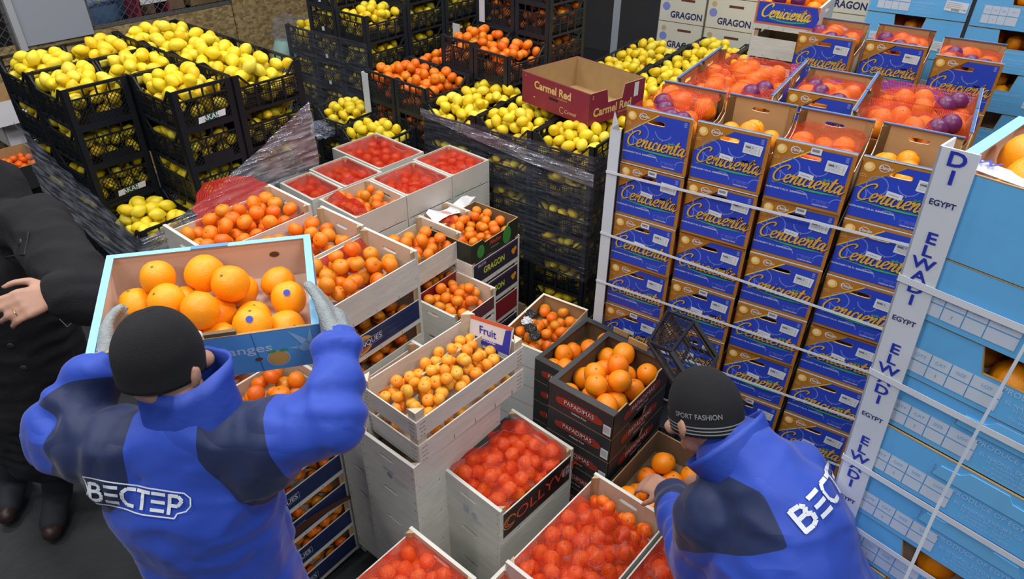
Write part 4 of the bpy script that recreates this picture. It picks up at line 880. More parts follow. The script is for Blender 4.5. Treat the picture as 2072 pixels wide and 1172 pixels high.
# slatted crate
SL, SW, SH = .54, .285, .20; SZ = 1.158; A = at(843, 855, SZ); M_SL = T(A.x, A.y, SZ-SH, .855) @ Matrix.Rotation(-.02, 4, 'X')
g = inst([], 'slatted_crate', M_SL, label='slatted wooden crate of small clementines with a fruit label', cat='crate')
pm_ = MB(); P3 = .040; pm_.add([(0,0,-.0),(P3,0,0),(0,P3,0),(0,0,SH+.035),(P3,0,SH+.035),(0,P3,SH+.035)], [(0,2,1),(3,4,5),(0,1,4,3),(1,2,5,4),(2,0,3,5)], WOOD); pme = pm_.mesh('corner_post')
for q in (T(0, 0), T(SL, 0, 0, PI/2), T(SL, SW, 0, PI), T(0, SW, 0, -PI/2)): obj('corner_post', pme, g, q)
for z, hh in ((.0, .088), (.118, .080)):
    for w_, Ms in ((SL, (T(0, -.005), T(SL, SW+.005, 0, PI))), (SW, (T(-.005, SW, 0, -PI/2), T(SL+.005, 0, 0, PI/2)))):
        s_ = MB(); s_.box((-.004, 0, z), (w_+.004, .005, z+hh), WOODW)
        for q in (.008, .022):
            for k in range(4): s_.box((q+.004*(k % 2), -.0012, z+hh*(.12+.22*k)), (q+.010+.004*(k % 2), 0, z+hh*(.12+.22*k)+.0016), METAL); s_.box((w_-q-.010, -.0012, z+hh*(.12+.22*k)), (w_-q, 0, z+hh*(.12+.22*k)+.0016), METAL)
        for q in (.3, .5, .7, .88):
            if z == 0 and w_ > .4: s_.box((w_*q, -.0012, .002), (w_*q+.0022, 0, .022), METAL)
        sm_ = s_.mesh('slat')
        for Mq in Ms: obj('slat', sm_, g, Mq)
b_ = MB(); b_.box((.002, .002, .004), (SL-.002, SW-.002, .008), WOOD); obj('base', b_, g)
iv = MB(); iv.box((.20, SW*.66, .02), (SL-.02, SW*.66+.006, SH-.03), WOOD); obj('inner_board', iv, g)
lb = MB(); w_ = .19; Ml = T(SL-.030, SW-.03, .125, -PI/2) @ Matrix.Rotation(-.15, 4, 'X') @ Matrix.Scale(1.12, 4)
lb.flat([(0, 0), (w_, .02), (w_+.01, .135), (0, .10)], 0, WHITE, Ml); lb.flat([(0, 0), (w_, .02), (w_, .05), (0, .022)], -.0006, INK, Ml); lb.flat([(0, .085), (w_, .118), (w_+.008, .134), (0, .10)], -.0006, mat('label_vermilion', (.75, .12, .05), .4), Ml)
Mlt = Ml @ Matrix.Translation((.085, 0, .065)) @ Matrix.Rotation(-.12, 4, 'Y'); lb.text('Fruit', .042, 0, 0, -.001, INK, Mlt, bold=.02); lb.text('FRUITLAND', .014, 0, -.034, -.0012, WHITE, Mlt, bold=.02); lb.flat([(.155, .03), (.19, .035), (.19, .12), (.165, .11)], -.0012, INK, Ml)
lbm = lb.mesh('label'); o = obj('label', lbm, g); o['label'] = 'white label with blue and red bands reading Fruit'
# flip for the camera side: label leans on the inner side of the end slats
PSl = fill(M_SL, SL-.03, SW-.03, .012, .14, .0235, 'clementine', 'small clementine in the slatted crate', 'clementines in the slatted crate', 530, .075, sides=True, off=(.015, .015))
# COL crate
ZC = .83; A = at(1019, 1032, ZC); M_C = T(A.x-.012, A.y-.012, ZC-.19, .835)
wcrate(M_C, .48, .315, .19, .155, 'wooden crate of netted mandarins with dark red lettered label', 'COLLYVER', WOODW) if False else None
inst(wood_kit(.41, .315, .19, .155, WOODW, 'COLLYVER'), 'wooden_crate', M_C, label='wooden crate of netted mandarins with a dark red lettered side', cat='crate')
fp = MB(); M2 = T(-.0015, .315, 0, -PI/2); fp.box((.13, -.0004, .05), (.155, 0, .085), mat('faint_lilac', (.45, .47, .60), .6), M2); fp.disc(.185, .06, .014, -.0004, mat('faint_lilac', (0, 0, 0)), M2); fp.text('FRUITS', .013, .2, .035, -.0004, mat('faint_lilac', (0, 0, 0)), M2, shear=.2); obj('faint_stamp', fp, None, M_C, label='faint lilac stamp on the end board of the netted crate', cat='stamp')
PC = fill(M_C, .37, .295, .02, .165, .0265, 'net mandarin', 'netted mandarin in the dark red lettered crate', 'mandarins in the dark red lettered crate', 540, .035, off=(.02, .01)); netting(M_C @ T(.013, .006), .384, .303, PC-np.array([.013, .006, 0]), .0265, .168, NET, 'shiny red net over the dark red lettered crate', 6, nx=70, ny=50)
stack_under(M_C, 3, .41, .315, .19, .185, 'whitewashed crate in the column under the dark red lettered crate', None, WOODW, 'crates under the dark red lettered crate', False, 545)
lbk = MB(); p = [(.03, .30, .19), (.37, .30, .195), (.39, .23, .19), (.31, .235, .185), (.30, .26, .185), (.1, .27, .185)]; lbk.add([tuple(M_C @ Vector(q)) for q in p], [(0, 5, 4, 3, 2, 1)], mat('black_net_label', (.015, .015, .015), .3)); lbk.tube([tuple(M_C @ Vector((q[0], q[1], q[2]+.001))) for q in p[1:]], .0012, GREYP, 4); obj('net_label', lbk, None, None, label='black paper label at the far edge of the shiny net', cat='label')
# E crate with red net, neighbour crate, D crate, small crate
def front_px(a, b, z, L, W, H, yaw): return back_frame(a, b, z, L, W, H, yaw)
M_E = back_frame((1207.4, 954.5), (1351, 1048.5), .84, .50, .305, .16, .86); wcrate(M_E, .50, .305, .16, .13, 'wooden crate of netted mandarins at the bottom beside the crouching worker', None, WOODW)
PE = fill(M_E, .46, .285, .02, .125, .0265, 'net mandarin', 'mandarin in the bottom crate beside the bending worker', 'mandarins in the bottom crate', 550, .035, off=(.02, .01)); netting(M_E @ T(.013, .006), .474, .293, PE-np.array([.013, .006, 0]), .0265, .135, NET, 'red net over the bottom crate beside the bending worker', 7, x1=.8, nx=70, ny=50)
stack_under(M_E, 4, .50, .305, .16, .13, 'wooden crate in the column under the bottom netted crate', None, WOODW, 'crates under the bottom netted crate', False, 555)
M_E2 = M_E @ T(0, -.315, -.012); wcrate(M_E2, .50, .305, .16, .13, 'wooden crate of netted mandarins partly behind the blue sleeve', None, WOODW)
PE2 = fill(M_E2, .46, .285, .02, .10, .0265, 'net mandarin', 'netted mandarin in the crate behind the blue sleeve', 'mandarins by the bending worker sleeve', 560, .02, off=(.02, .01)); netting(M_E2 @ T(.013, .006), .474, .293, PE2-np.array([.013, .006, 0]), .0265, .135, NET, 'red net over the crate partly behind the blue sleeve', 8, nx=70, ny=50)
stack_under(M_E2, 4, .50, .305, .16, .13, 'wooden crate in the column under the sleeve crate', None, WOODW, 'crates under the sleeve crate', False, 565)
M_DD = back_frame((831.5, 1063.6), (966, 1170), .80, .48, .305, .16, .875); wcrate(M_DD, .48, .305, .16, .13, 'wooden crate of netted mandarins at the bottom centre edge', None, WOODW)
PD = fill(M_DD, .44, .285, .02, .125, .028, 'net mandarin', 'netted mandarin in the bottom centre edge crate', 'mandarins at the bottom centre', 570, .04, off=(.02, .01)); netting(M_DD @ T(.013, .006), .454, .293, PD-np.array([.013, .006, 0]), .028, .135, NET, 'red net over the bottom centre crate', 9, nx=60, ny=44)
stack_under(M_DD, 4, .48, .305, .16, .13, 'wooden crate in the column under the bottom centre crate', None, WOODW, 'crates under the bottom centre crate', False, 575)
A = at(1031, 1123, .80); yt = .86-PI/2; o_ = A-Vector((math.cos(.86), math.sin(.86), 0))*.29; M_T = T(o_.x, o_.y, .64, yt) @ T(.012, -.03); wcrate(M_T, .45, .29, .16, .13, 'wooden crate turned crosswise at the bottom edge between two netted crates', None, WOODW)
PT_ = fill(M_T, .41, .27, .02, .11, .0265, 'net mandarin', 'netted mandarin in the crosswise crate at the bottom edge', 'mandarins in the crosswise crate', 576, .02, off=(.02, .01)); netting(M_T @ T(.013, .006), .424, .278, PT_-np.array([.013, .006, 0]), .0265, .135, NET, 'red net over the crosswise crate at the bottom edge', 19)
stack_under(M_T, 4, .45, .29, .16, .13, 'wooden crate in the column under the crosswise crate', None, WOODW, 'crates under the crosswise crate', False, 577)
# V crates behind the slatted crate
M_V = back_frame((836, 688), (903, 726), 1.03, .42, .19, .15, .895); wcrate(M_V, .42, .19, .15, .11, 'wooden crate of few mandarins seen behind the slatted crate', None, WOODW)
fill(M_V, .38, .17, .02, .08, .031, 'mandarin', 'mandarin low in the crate behind the slatted crate', 'mandarins behind the slatted crate', 580, .0, off=(.02, .01))
stack_under(M_V, 6, .42, .19, .15, .13, 'wooden crate in the column behind the slatted crate', None, WOODW, 'crates behind the slatted crate', False, 585)
# ------------------------------------------------------------ dark red-plate cartons with big oranges
REDPLATE = mat('red_plate_print', (.42, .045, .022), .4, 0, 1, .4, 40)
def pap_print(pm, w_, h, side):
    y = -.001; s = 1 if side == 'end' else 1.25
    cx = w_*(.5 if side == 'end' else .52); a = .095*s; b = .020*s
    pm.prism([(cx-a, h*.50), (cx-a*.85, h*.50+b), (cx+a*.85, h*.50+b), (cx+a, h*.50), (cx+a*.9, h*.50-b), (cx-a*.9, h*.50-b)], y, y+.0002, REDPLATE)
    pm.disc(cx-a*.97, h*.48, b*.9, y-.0001, REDPLATE); pm.disc(cx+a*.97, h*.48, b*.8, y-.0001, REDPLATE)
    pm.text('PAPADIMAS', .030*s, cx, h*.51, y-.0008, BLACKP, bold=.03, sx=.88); pm.text('PAPADIMAS', .030*s, cx-.0012, h*.52, y-.0014, WHITE, bold=.0, sx=.88); pm.text('Hellenic Fruit', .013*s, cx, h*.24, y-.0008, WHITE, bold=.01)
    if side == 'end':
        pm.box((w_*.87, y-.0005, h*.12), (w_*.98, y, h*.5), WHITE)
        for q in range(8): pm.box((w_*(.88+.011*q), y-.001, h*.2), (w_*(.884+.011*q), y-.0006, h*.45), GREYP)
PK_ = carton_kit(.415, .30, .125, DGREY, KRAFTD, DGREY, notch=True, printf=pap_print, rimw=.03)
PKo = carton_kit(.415, .30, .125, DGREY, KRAFTD, None, notch=False, opening=True, printf=pap_print)
A = at(1228, 857, 1.02); M_PA = T(A.x+.03, A.y+.035, 1.02-.125, .885)
inst(PK_, 'charcoal_carton', M_PA, label='charcoal carton of large oranges with red nameplate, topmost beside the slatted crate', cat='box')
fill(M_PA, .40, .285, .006, .085, .044, 'orange', 'large orange in the charcoal carton with red nameplate', 'oranges in the top charcoal carton', 603, .07, off=(.008, .008))
mb = MB()
for (x, y, rz) in ((.41, .16, PI/2),): mb.box((.398, .10, .128), (.404, .19, .158), KRAFT)
obj('carton_tab', mb, None, M_PA, label='upright kraft tab on the far rim of the charcoal carton', cat='tab')
mb = MB(); mb.box((.713, .36, -.125), (.719, .44, -.095), KRAFT); obj('carton_tab', mb, None, M_PA, label='upright kraft tab on the rim of the second charcoal carton', cat='tab')
for k in range(1, 8):
    inst(PKo, 'charcoal_carton', M_PA @ T(0, 0, -.125*k), label='charcoal carton with hand opening, %s in the stack with the red nameplate' % ORD[k], cat='box')
    if k < 5: fill(M_PA @ T(0, 0, -.125*k), .385, .275, .006, .06, .0425, 'orange', None, None, 610+k, 0, off=(.008, .008), single=False, sides=True)
M_PB = M_PA @ T(.315, .305, -.25)
inst(PK_, 'charcoal_carton', M_PB, label='charcoal carton of oranges squeezed behind the nameplate carton', cat='box')
fill(M_PB, .40, .285, .006, .085, .0425, 'orange', 'large orange in the second charcoal carton', 'oranges in the second charcoal carton', 620, .03, off=(.008, .008))
for k in range(1, 6): inst(PKo, 'charcoal_carton', M_PB @ T(0, 0, -.125*k), label='charcoal carton in the rear charcoal stack, %s from its top' % ORD[k], cat='box')
for j, (dy, dz, n) in enumerate(((-.325, -.33, 4),)):
    M_q = M_PA @ T(-.06, dy, dz)
    inst(PKo, 'charcoal_carton', M_q, label='low charcoal carton of oranges where the bending worker reaches', cat='box')
    fill(M_q, .385, .275, .006, .09, .0425, 'orange', 'orange in the low carton by the bending head', 'oranges by the bending worker', 630, .03, off=(.008, .008))
    for k in range(1, n+1): inst(PKo, 'charcoal_carton', M_q @ T(0, 0, -.125*k), label='charcoal carton below the reached carton, %s down' % ORD[k], cat='box')
# X carton with mandarins and torn wrapper
A = at(1102, 718, .70); M_X = T(A.x, A.y, .58, 1.0); inst(carton_kit(.44, .27, .12, WHITE, KRAFT, EDGE, notch=False, rimw=.014), 'white_rim_carton', M_X, label='white rimmed carton of mandarins with torn black wrappers', cat='box')
PX = fill(M_X, .425, .255, .006, .085, .031, 'mandarin', 'mandarin in the white rimmed carton with black wrappers', 'mandarins with black wrappers', 640, .02, off=(.008, .008))
_kx = carton_kit(.44, .27, .12, WHITE, KRAFT, None, notch=False)
for k in range(1, 5): inst(_kx, 'white_carton', M_X @ T(0, 0, -.122*k), label='plain white carton beneath the black wrapper carton, %s down' % ORD[k], cat='box')
for i, (x, y) in enumerate(((.20, .20), (.10, .14), (.06, .09))):
    p_ = M_X @ Vector((x, y, .155)); v, f = ICO[3]; vs = [(p_.x+q[0]*.030*(1+.4*noise.noise(Vector(q)*3+Vector((i, 0, 0)))), p_.y+q[1]*.034, p_.z+q[2]*.018*(1+.5*noise.noise(Vector(q)*4))) for q in v]
    mb = MB(); mb.add(vs, f, mat('black_foil', (.02, .02, .022), .22, .3, 30)); obj('foil_wrapper', mb.mesh('foil_wrapper'), None, None, label='crumpled black foil wrapper on the white rimmed carton', cat='wrapper', group='black foil wrappers')
p_ = M_X @ Vector((.145, .19, .15)); crumple('paper_scrap', p_, .026, 'crumpled white paper scrap among the black wrappers', mat('crumpled_paper', (.6, .63, .68), .5), .6, 9, 3)
# empty black crate standing tilted
q4 = [atd(1350, 631, 2.74), atd(1404, 651, 2.66), atd(1358, 713, 2.36), atd(1313, 692, 2.43)]; ofs = (q4[1]-q4[0]).cross(q4[3]-q4[0]).normalized()
if ofs.dot(cF) < 0: ofs = -ofs
ofs = (ofs*.10+(q4[1]-q4[0]).normalized()*.12)
gb = MB(); Q = [p.copy() for p in q4]; U_ = Q[1]-Q[0]; V_ = Q[3]-Q[0]
def seg(a, b, r=.003): gb.tube([tuple(a), tuple(b)], r, PLASTIC, 4)
for i in range(27): a = Q[0].lerp(Q[3], i/26); b = Q[1].lerp(Q[2], i/26); seg(a, b, .0016)
for i in range(6): seg(Q[0].lerp(Q[1], i/5), Q[3].lerp(Q[2], i/5), .0022)
B4 = [p+ofs for p in Q]
for i in range(4): seg(Q[i], Q[(i+1) % 4], .007); seg(B4[i], B4[(i+1) % 4], .008); seg(Q[i], B4[i], .011); seg(Q[i].lerp(Q[(i+1) % 4], .12), B4[i].lerp(B4[(i+1) % 4], .12), .004)
for i in (1, 3):
    for k in range(9): t_ = k/8; seg(Q[i].lerp(Q[(i+1) % 4], t_), B4[i].lerp(B4[(i+1) % 4], t_), .002)
obj('empty_plastic_crate', gb.mesh('empty_plastic_crate'), None, None, label='empty black plastic crate tipped on its side against the blue boxes', cat='crate')
bq = at(1372, 770, .62)
for k in range(3): inst(BKG, 'empty_plastic_crate', T(bq.x-.22, bq.y-.18, .42-.21*k, -.58), label='black plastic crate standing under the tipped empty crate, %s' % ['upper', 'middle', 'lower'][k], cat='crate')
# ------------------------------------------------------------ blue script boxes
CE = T(.459, 2.801, 0, -.555); CEH = .245; CZ = 1.857
pallet(CE @ T(0, 0), 1.2, 1.02, 'wooden pallet under the blue and ochre orange boxes')
KC = [cenicienta_kit(.284, .395, .240, t) for t in (7, 3, 1, 3, 0)]
tagk = [[4, 1, 0, 1], [0, 0, 0, 1], [0, 2, 2, 2], [2, 0, 0, 1], [0, 1, 1, 2], [0, 2, 0, 1], [1, 1, 2, 2]]
for r_ in range(7):
    for c_ in range(4):
        z = CZ-CEH*(r_+1); M_ = CE @ T(.302*c_, -.004*((r_+c_) % 3), z, .012*((c_*7+r_*3) % 3-1))
        inst(KC[tagk[r_][c_]], 'printed_orange_box', M_, label='blue and ochre box with gold script, %s row down, %s column from the left' % (ORD[r_], ['first', 'second', 'third', 'fourth'][c_]), cat='box', group='blue and ochre boxes stacked on the pallet')
        if r_ == 0:
            lab = ['netted orange in the left front blue box', 'loose orange in the second front blue box', 'netted orange in the third front blue box', 'loose orange in the rightmost front blue box'][c_]
            P_ = fill(M_, .272, .383, .01, [.19, .14, .15, .15][c_], .041, 'navel' if c_ in (1, 3) else 'orange', lab, lab+'es', 700+c_, [.03, .03, .02, .02][c_], off=(.006, .006))
            if c_ in (0, 2): netting(M_ @ T(.005, .005), .274, .385, P_-np.array([.005, .005, 0]), .041, .225 if c_ == 0 else .19, NETO, 'orange net over the %s front blue box' % ['left', '', 'third'][c_], 30+c_)
        elif True:
            fill(M_, .272, .383, .07, .15, .040, 'orange', None, None, 710+c_, 0, off=(.006, .006), single=False, sub=1)
PURP = mat('purple_wrap', (.16, .02, .12), .35, .3, 200, .4, 60)
def wrapped(M, spots, label, group):
    for x, y, z in spots: 
        v, f = shape('orange', 3); mb = MB(); mb.add((v*.041).tolist(), f, PURP); obj('wrapped_orange', mb.mesh('wrapped_orange', True), None, M @ T(x, y, z), label=label, cat='orange', group=group)
wrapped(CE, [(.08, .20, CZ-.035), (.12, .12, CZ-.035), (.17, .055, CZ-.04), (.22, .05, CZ-.04)], 'orange in purple paper, left front blue box', 'purple wrapped oranges, left front box')
# second row: boxes turned sideways, with blue rims
KS = cenicienta_kit(.30, .43, .240, 0)
for i, (x, y, nm, kd) in enumerate(((.475, .425, 'left near', 0), (.475, .735, 'left far', 0), (1.215, .425, 'right near', 0), (1.215, .735, 'right far', 0))):
    M_ = CE @ T(x, y, CZ-CEH+.01, PI/2); inst(KS, 'printed_orange_box', M_, label='blue rimmed box of oranges turned sideways, %s' % nm, cat='box')
    P_ = fill(M_, .288, .418, .08, .17, .041, 'orange', 'orange in the sideways blue rimmed box, %s' % nm, 'oranges, sideways box '+nm, 720+i, .02, off=(.006, .006)); netting(M_ @ T(.005, .005), .29, .42, P_-np.array([.005, .005, 0]), .041, .215, NETO, 'pink net over the sideways box, %s' % nm, 40+i)
    wrapped(M_, [(.10, .12, .20), (.17, .08, .205)] if i in (0, 2, 3) else [], 'orange in purple paper, sideways box %s' % nm, 'purple wrapped oranges, '+nm)
    for k in range(1, 3): inst(KS, 'printed_orange_box', M_ @ T(0, 0, -.245*k), label='blue rimmed box under the sideways box, %s, %s down' % (nm, ORD[k]), cat='box', group='lower sideways blue rimmed boxes')
M_ = CE @ T(.495, .60, CZ-CEH-.005); inst(KC[4], 'printed_orange_box', M_, label='blue and ochre box in the middle of the second row', cat='box'); P_ = fill(M_, .272, .383, .08, .18, .041, 'orange', 'netted orange in the middle box of the second row', 'oranges, middle second row', 730, .02, off=(.006, .006)); netting(M_ @ T(.005, .005), .274, .385, P_-np.array([.005, .005, 0]), .041, .21, NETO, 'pink net over the middle box of the second row', 46)
wrapped(M_, [(.07, .22, .20), (.11, .15, .20), (.2, .07, .20)], 'orange in purple paper, middle second row box', 'purple wrapped oranges, middle')
for k in range(1, 3): inst(KC[4], 'printed_orange_box', M_ @ T(0, 0, -.245*k), label='blue and ochre box under the middle second row box, %s down' % ORD[k], cat='box')
pallet(CE @ T(0.25, 1.34), 1.1, .8, 'wooden pallet behind, under the third row of blue boxes')
for i, (x, y) in enumerate(((.33, 1.42), (.655, 1.46), (.985, 1.36))):
    for k in range(7):
        M_ = CE @ T(x, y, 1.90-.245*(k+1)); 
        if k < 3: inst(KC[2] if i < 2 else KC[4], 'printed_orange_box', M_ @ Matrix.Diagonal((1.06, 1, 1, 1)) if False else M_, label='blue and ochre box of the far third row, %s, %s down' % (['left', 'middle', 'right'][i], ORD[k]), cat='box', group='far third row boxes')
    M_ = CE @ T(x, y, 1.90-.245); P_ = fill(M_, .272, .383, .08, .18, .041, 'orange', 'netted orange in the far third row box, %s' % ['left', 'middle', 'right'][i], 'oranges, third row %d' % i, 740+i, .02, off=(.006, .006)); netting(M_ @ T(.005, .005), .274, .385, P_-np.array([.005, .005, 0]), .041, .205, NETO, 'pink net over the far third row box, %s' % ['left', 'middle', 'right'][i], 50+i)
    wrapped(M_, [(.07, .2, .205), (.15, .08, .205), (.21, .06, .20)], 'orange in purple paper, far third row box, %s' % ['left', 'middle', 'right'][i], 'purple wrapped, third row %d' % i)
# wooden box with a printed sleeve at the back
M_ = CE @ T(.03, 1.66, 1.97-.15); wcrate(M_, .34, .42, .15, .10, 'wooden crate with blue script sleeve at the back, top of its stack', None, WOODW)
sl = MB(); sl.box((0, -.0022, .035), (.34, -.001, .155), mat('coral_rim', (.62, .16, .08), .4)); sl.flat([(.01, .045), (.33, .045), (.345, .095), (.325, .15), (.01, .15)], -.003, CARD_BLUE); script_word(sl, 'Cenicienta', .03, .075, .036, -.004, YELLOW, .26); sl.ribbon([(.08+.2*t, .07-.012*math.sin(3*t)) for t in np.linspace(0, 1, 10)], .008, -.0045, GREENP); sl.arc(.265, .09, .04, -.4, 2.4, .003, -.0044, REDP); obj('printed_sleeve', sl, None, M_, label='blue sleeve with yellow script on the back wooden crate', cat='label')
P_ = fill(M_, .31, .40, .02, .13, .041, 'orange', None, None, 760, .02, off=(.015, .01), single=False); wrapped(M_, [(.10, .06, .16), (.2, .08, .16)], 'orange in purple paper in the back wooden crate', 'purple wrapped, back crate')
for k in range(1, 5): wcrate(M_ @ T(0, 0, -.155*k), .34, .42, .15, .11, 'plain wooden crate under the sleeve crate, %s down' % ORD[k], None, WOODW)
# corner boards and straps on the blue stack
mb = MB(); mb.box((-.045, -.03, .05), (-.002, -.024, CZ-.10), BOARDW); mb.box((-.050, -.03, .05), (-.045, .03, CZ-.10), BOARDW); mb.add([(-.046, -.031, CZ-.10), (-.008, -.031, CZ-.10), (-.012, -.04, CZ-.07), (-.036, -.036, CZ-.02)], [(0, 1, 2, 3)], BOARDW); obj('corner_board', mb, None, CE, label='white corner board at the left edge of the blue boxes', cat='corner board')
mb = MB(); mb.box((1.205, -.02, .05), (1.255, -.014, CZ-.02), BOARDG); mb.box((1.255, -.02, .05), (1.262, .05, CZ-.02), BOARDG); obj('corner_board', mb, None, CE, label='grey corner board at the right edge of the blue boxes', cat='corner board')
STRAP = mat('white_strap', (.70, .74, .80), .35)
for i, (zl, zr) in enumerate(((CZ-.30, CZ-.285), (CZ-.60, CZ-.66)[::1], (CZ-.86, CZ-.87), (CZ-1.14, CZ-1.12), (CZ-1.42, CZ-1.40))):
    mb = MB(); mb.add([(-.052, -.034, zl), (1.264, -.026, zr), (1.264, -.026, zr+.011), (-.052, -.034, zl+.011), (-.052, -.0325, zl), (1.264, -.0245, zr), (1.264, -.0245, zr+.011), (-.052, -.0325, zl+.011)], [(0, 1, 2, 3), (7, 6, 5, 4), (3, 2, 6, 7), (0, 4, 5, 1)], STRAP); obj('plastic_strap', mb, None, CE, label='white plastic strap across the blue boxes, %s from above' % ORD[i].replace('top', 'first'), cat='strap')
# ------------------------------------------------------------ sky blue cartons
def el_print(pm, w_, h, side):
    if side != 'long': return
    y = -.001; X = .045
    for i, (t_, c) in enumerate((('QTY', .035), ('CAT', .035), ('SIZE', .035), ('LOT', .052))):
        x0 = X+[0, .037, .074, .111][i]
        for j in range(2): pm.flat([(x0, h*(.10+.22*j)), (x0+c-.002+.002, h*(.10+.22*j)), (x0+c, h*(.30+.22*j)), (x0, h*(.30+.22*j))], y, mat('table_print', (.58, .66, .78), .55))
        pm.text(t_, .010, x0+c/2, h*.42, y-.0006, CYAN)
    pm.text('1', .012, X+.054, h*.2, y-.0006, GREYP)
    pm.text('PRODUCE OF EGYPT', .016, w_*.56, h*.50, y, CYANT, bold=.01)
    for j, s_ in enumerate(('EL NADNEL EXPORT Co.', '26 Tareek Misr St. Cairo', 'Alexandria - Egypt', 'Tel. produce of the delta')): pm.text(s_, .0115-.002*min(j, 1), w_*.56, h*(.33-.075*j), y, CYANT, bold=.01 if j == 0 else 0)
    Mq = Matrix.Translation((w_*.87, 0, h*.34)) @ Matrix.Rotation(.05, 4, 'Y'); pm.flat([(-.055, -.026), (.055, -.026), (.055, .026), (-.055, .026)], y-.001, WHITE, Mq)
    for j in range(4): pm.box((-.05, y-.0014, .016-.009*j), (.02+.008*(j % 2), y-.0012, .018-.009*j), GREYP, Mq)
    for j in range(10): pm.box((-.02+.004*j, y-.0014, -.022), (-.018+.004*j, y-.0012, -.012), BLACKP, Mq)
    pm.text('1.42', .012, .04, -.012, y-.0016, BLACKP, Mq)
EH = .134; EK = carton_kit(.50, .36, EH-.003, CYAN, PINKIN, None, notch=False, printf=el_print); EKo = carton_kit(.50, .36, EH-.003, CYAN, PINKIN, None, opening=True, printf=el_print)
EL = T(.784, 1.088, 0, -.84); EZ = 2.189
for r_ in range(0, 15):
    op = r_ in (1, 5, 6, 8); z = EZ-EH*(r_+1); M_ = EL @ T(.004*((r_*5) % 3-1)-.05*max(0, z+.07-1.1), .003*((r_*7) % 3-1), z)
    inst(EKo if op else EK, 'sky_blue_carton', M_, label='sky blue carton %s, %s of the near right stack' % ('with hand opening' if op else 'with closed tab', ORD[r_+1]), cat='box')
    if op: fill(M_, .485, .345, .006, .10, .045, 'navel', None, None, 800+r_, 0, off=(.008, .008), single=False, sides=True)
    else:
        tb = MB(); tb.prism([(.16, 0), (.36, 0), (.345, .028), (.30, .03), (.29, .045), (.22, .045), (.205, .03), (.17, .028)], -.003, -.0005, mat('bright_tab_blue', (.17, .50, .84), .45)); tb.bar((.16, .0), (.16, .028), .001, .0005, KRAFTD, y=-.0035)
        if r_ in (2, 3, 4, 7): obj('carton_tab', tb, None, M_ @ T(.0, 0, EH*.60), label='folded blue tab on the %s carton of the near right stack' % ORD[r_+1], cat='tab')
    if r_ < 14 and r_ % 2 == 0: inst(EK, 'sky_blue_carton', M_ @ T(.51, .0), label='sky blue carton beside the near right stack, %s down' % ORD[r_], cat='box')
TZ = .16; M_ = EL @ T(-.060, -.003, EZ); inst(carton_kit(.50, .36, TZ, CYAN, PINKIN, CYANL, opening=True, notch=False, rimw=.022), 'sky_blue_carton', M_, label='open sky blue carton of large oranges on the near right stack', cat='box')
fill(M_, .485,   .345, .006, .125, .049, 'navel', 'large orange in the open carton on the near right stack', 'oranges of the top right carton', 811, .03, off=(.008, .008))
mb = MB(); 
mb.box((-.012, -.010, .3), (.052, -.006, EZ+TZ+.035), BOARDW); mb.box((-.012, -.010, .3), (-.008, .05, EZ+TZ+.035), BOARDW)
for q, chh in enumerate('DI'): mb.text(chh, .036, .021, 2.366-.032*q, -.0112, INK, bold=.025, sx=1.2)
for wi in range(7):
    ze = 2.285-.2475*wi; mb.text('EGYPT', .0150, .020, ze, -.0112, NAVYP, bold=.02)
    for li, chh in enumerate('ELWADI'): mb.text(chh, .031, .021, ze-.068-.0262*li, -.0112, INK, bold=.025, sx=1.25)
obj('corner_board', mb, None, EL @ Matrix.Translation((0, 0, 1.1)) @ Matrix.Rotation(-.05, 4, 'Y') @ Matrix.Translation((0, 0, -1.1)), label='white corner board lettered ELWADI down the sky blue stack', cat='corner board')
for i, z in enumerate((1.86, 1.99, 1.60, 1.40)[:0]+(EZ-.075, EZ-.30, EZ-.545, EZ-.72, EZ-.94)):
    sx_ = -.05*max(0, z-1.1); mb = MB(); mb.box((-.014, -.0125, z), (.9, -.0115, z+.014), STRAP); mb.box((-.014, -.0125, z), (-.013, .36, z+.014), STRAP); obj('plastic_strap', mb, None, EL @ T(sx_), label='white strap around the sky blue cartons, %s from above' % ORD[i].replace('top', 'first'), cat='strap')
# lettered tape across the open carton
mb = MB(); a = Vector((-.01, .02, TZ+.004)); b = Vector((.40, -.005, TZ-.012)); Mtp = EL @ T(-.060, -.003, EZ)
mb.add([tuple(a), tuple(b), tuple(b+Vector((0, .045, .002))), tuple(a+Vector((0, .045, .002))), tuple(a-Vector((0, 0, .001))), tuple(b-Vector((0, 0, .001))), tuple(b+Vector((0, .045, .001))), tuple(a+Vector((0, .045, .001)))], [(0, 1, 2, 3), (7, 6, 5, 4)], WHITE)
Mx_ = Matrix.Translation((0, .045, TZ+.005)) @ Matrix.Rotation(-PI/2+.02, 4, 'X') @ Matrix.Rotation(.045, 4, 'Y')
for i, chh in enumerate('WLE'): mb.text(chh, .038, .05+.075*i, 0, -.004, INK, Mx_ @ Matrix.Translation((0, 0, 0)), bold=.02)
obj('lettered_tape', mb, None, Mtp, label='white tape with blue letters across the open sky blue carton', cat='tape')
mb = MB(); pts = [atd(2085, 672, 1.15), atd(1985, 850, 1.22), atd(1900, 1010, 1.30), atd(1822, 1185, 1.36)]; vs = []
for i, p in enumerate(catmull([p.to_tuple() for p in pts], 6) if False else pts):
    vs += [tuple(p), tuple(p+Vector((.013, .006, 0)))]
mb.add(vs, [(2*i, 2*i+1, 2*i+3, 2*i+2) for i in range(len(pts)-1)], STRAP); obj('loose_strap', mb, None, None, label='loose white strap hanging over the sky blue cartons', cat='strap')
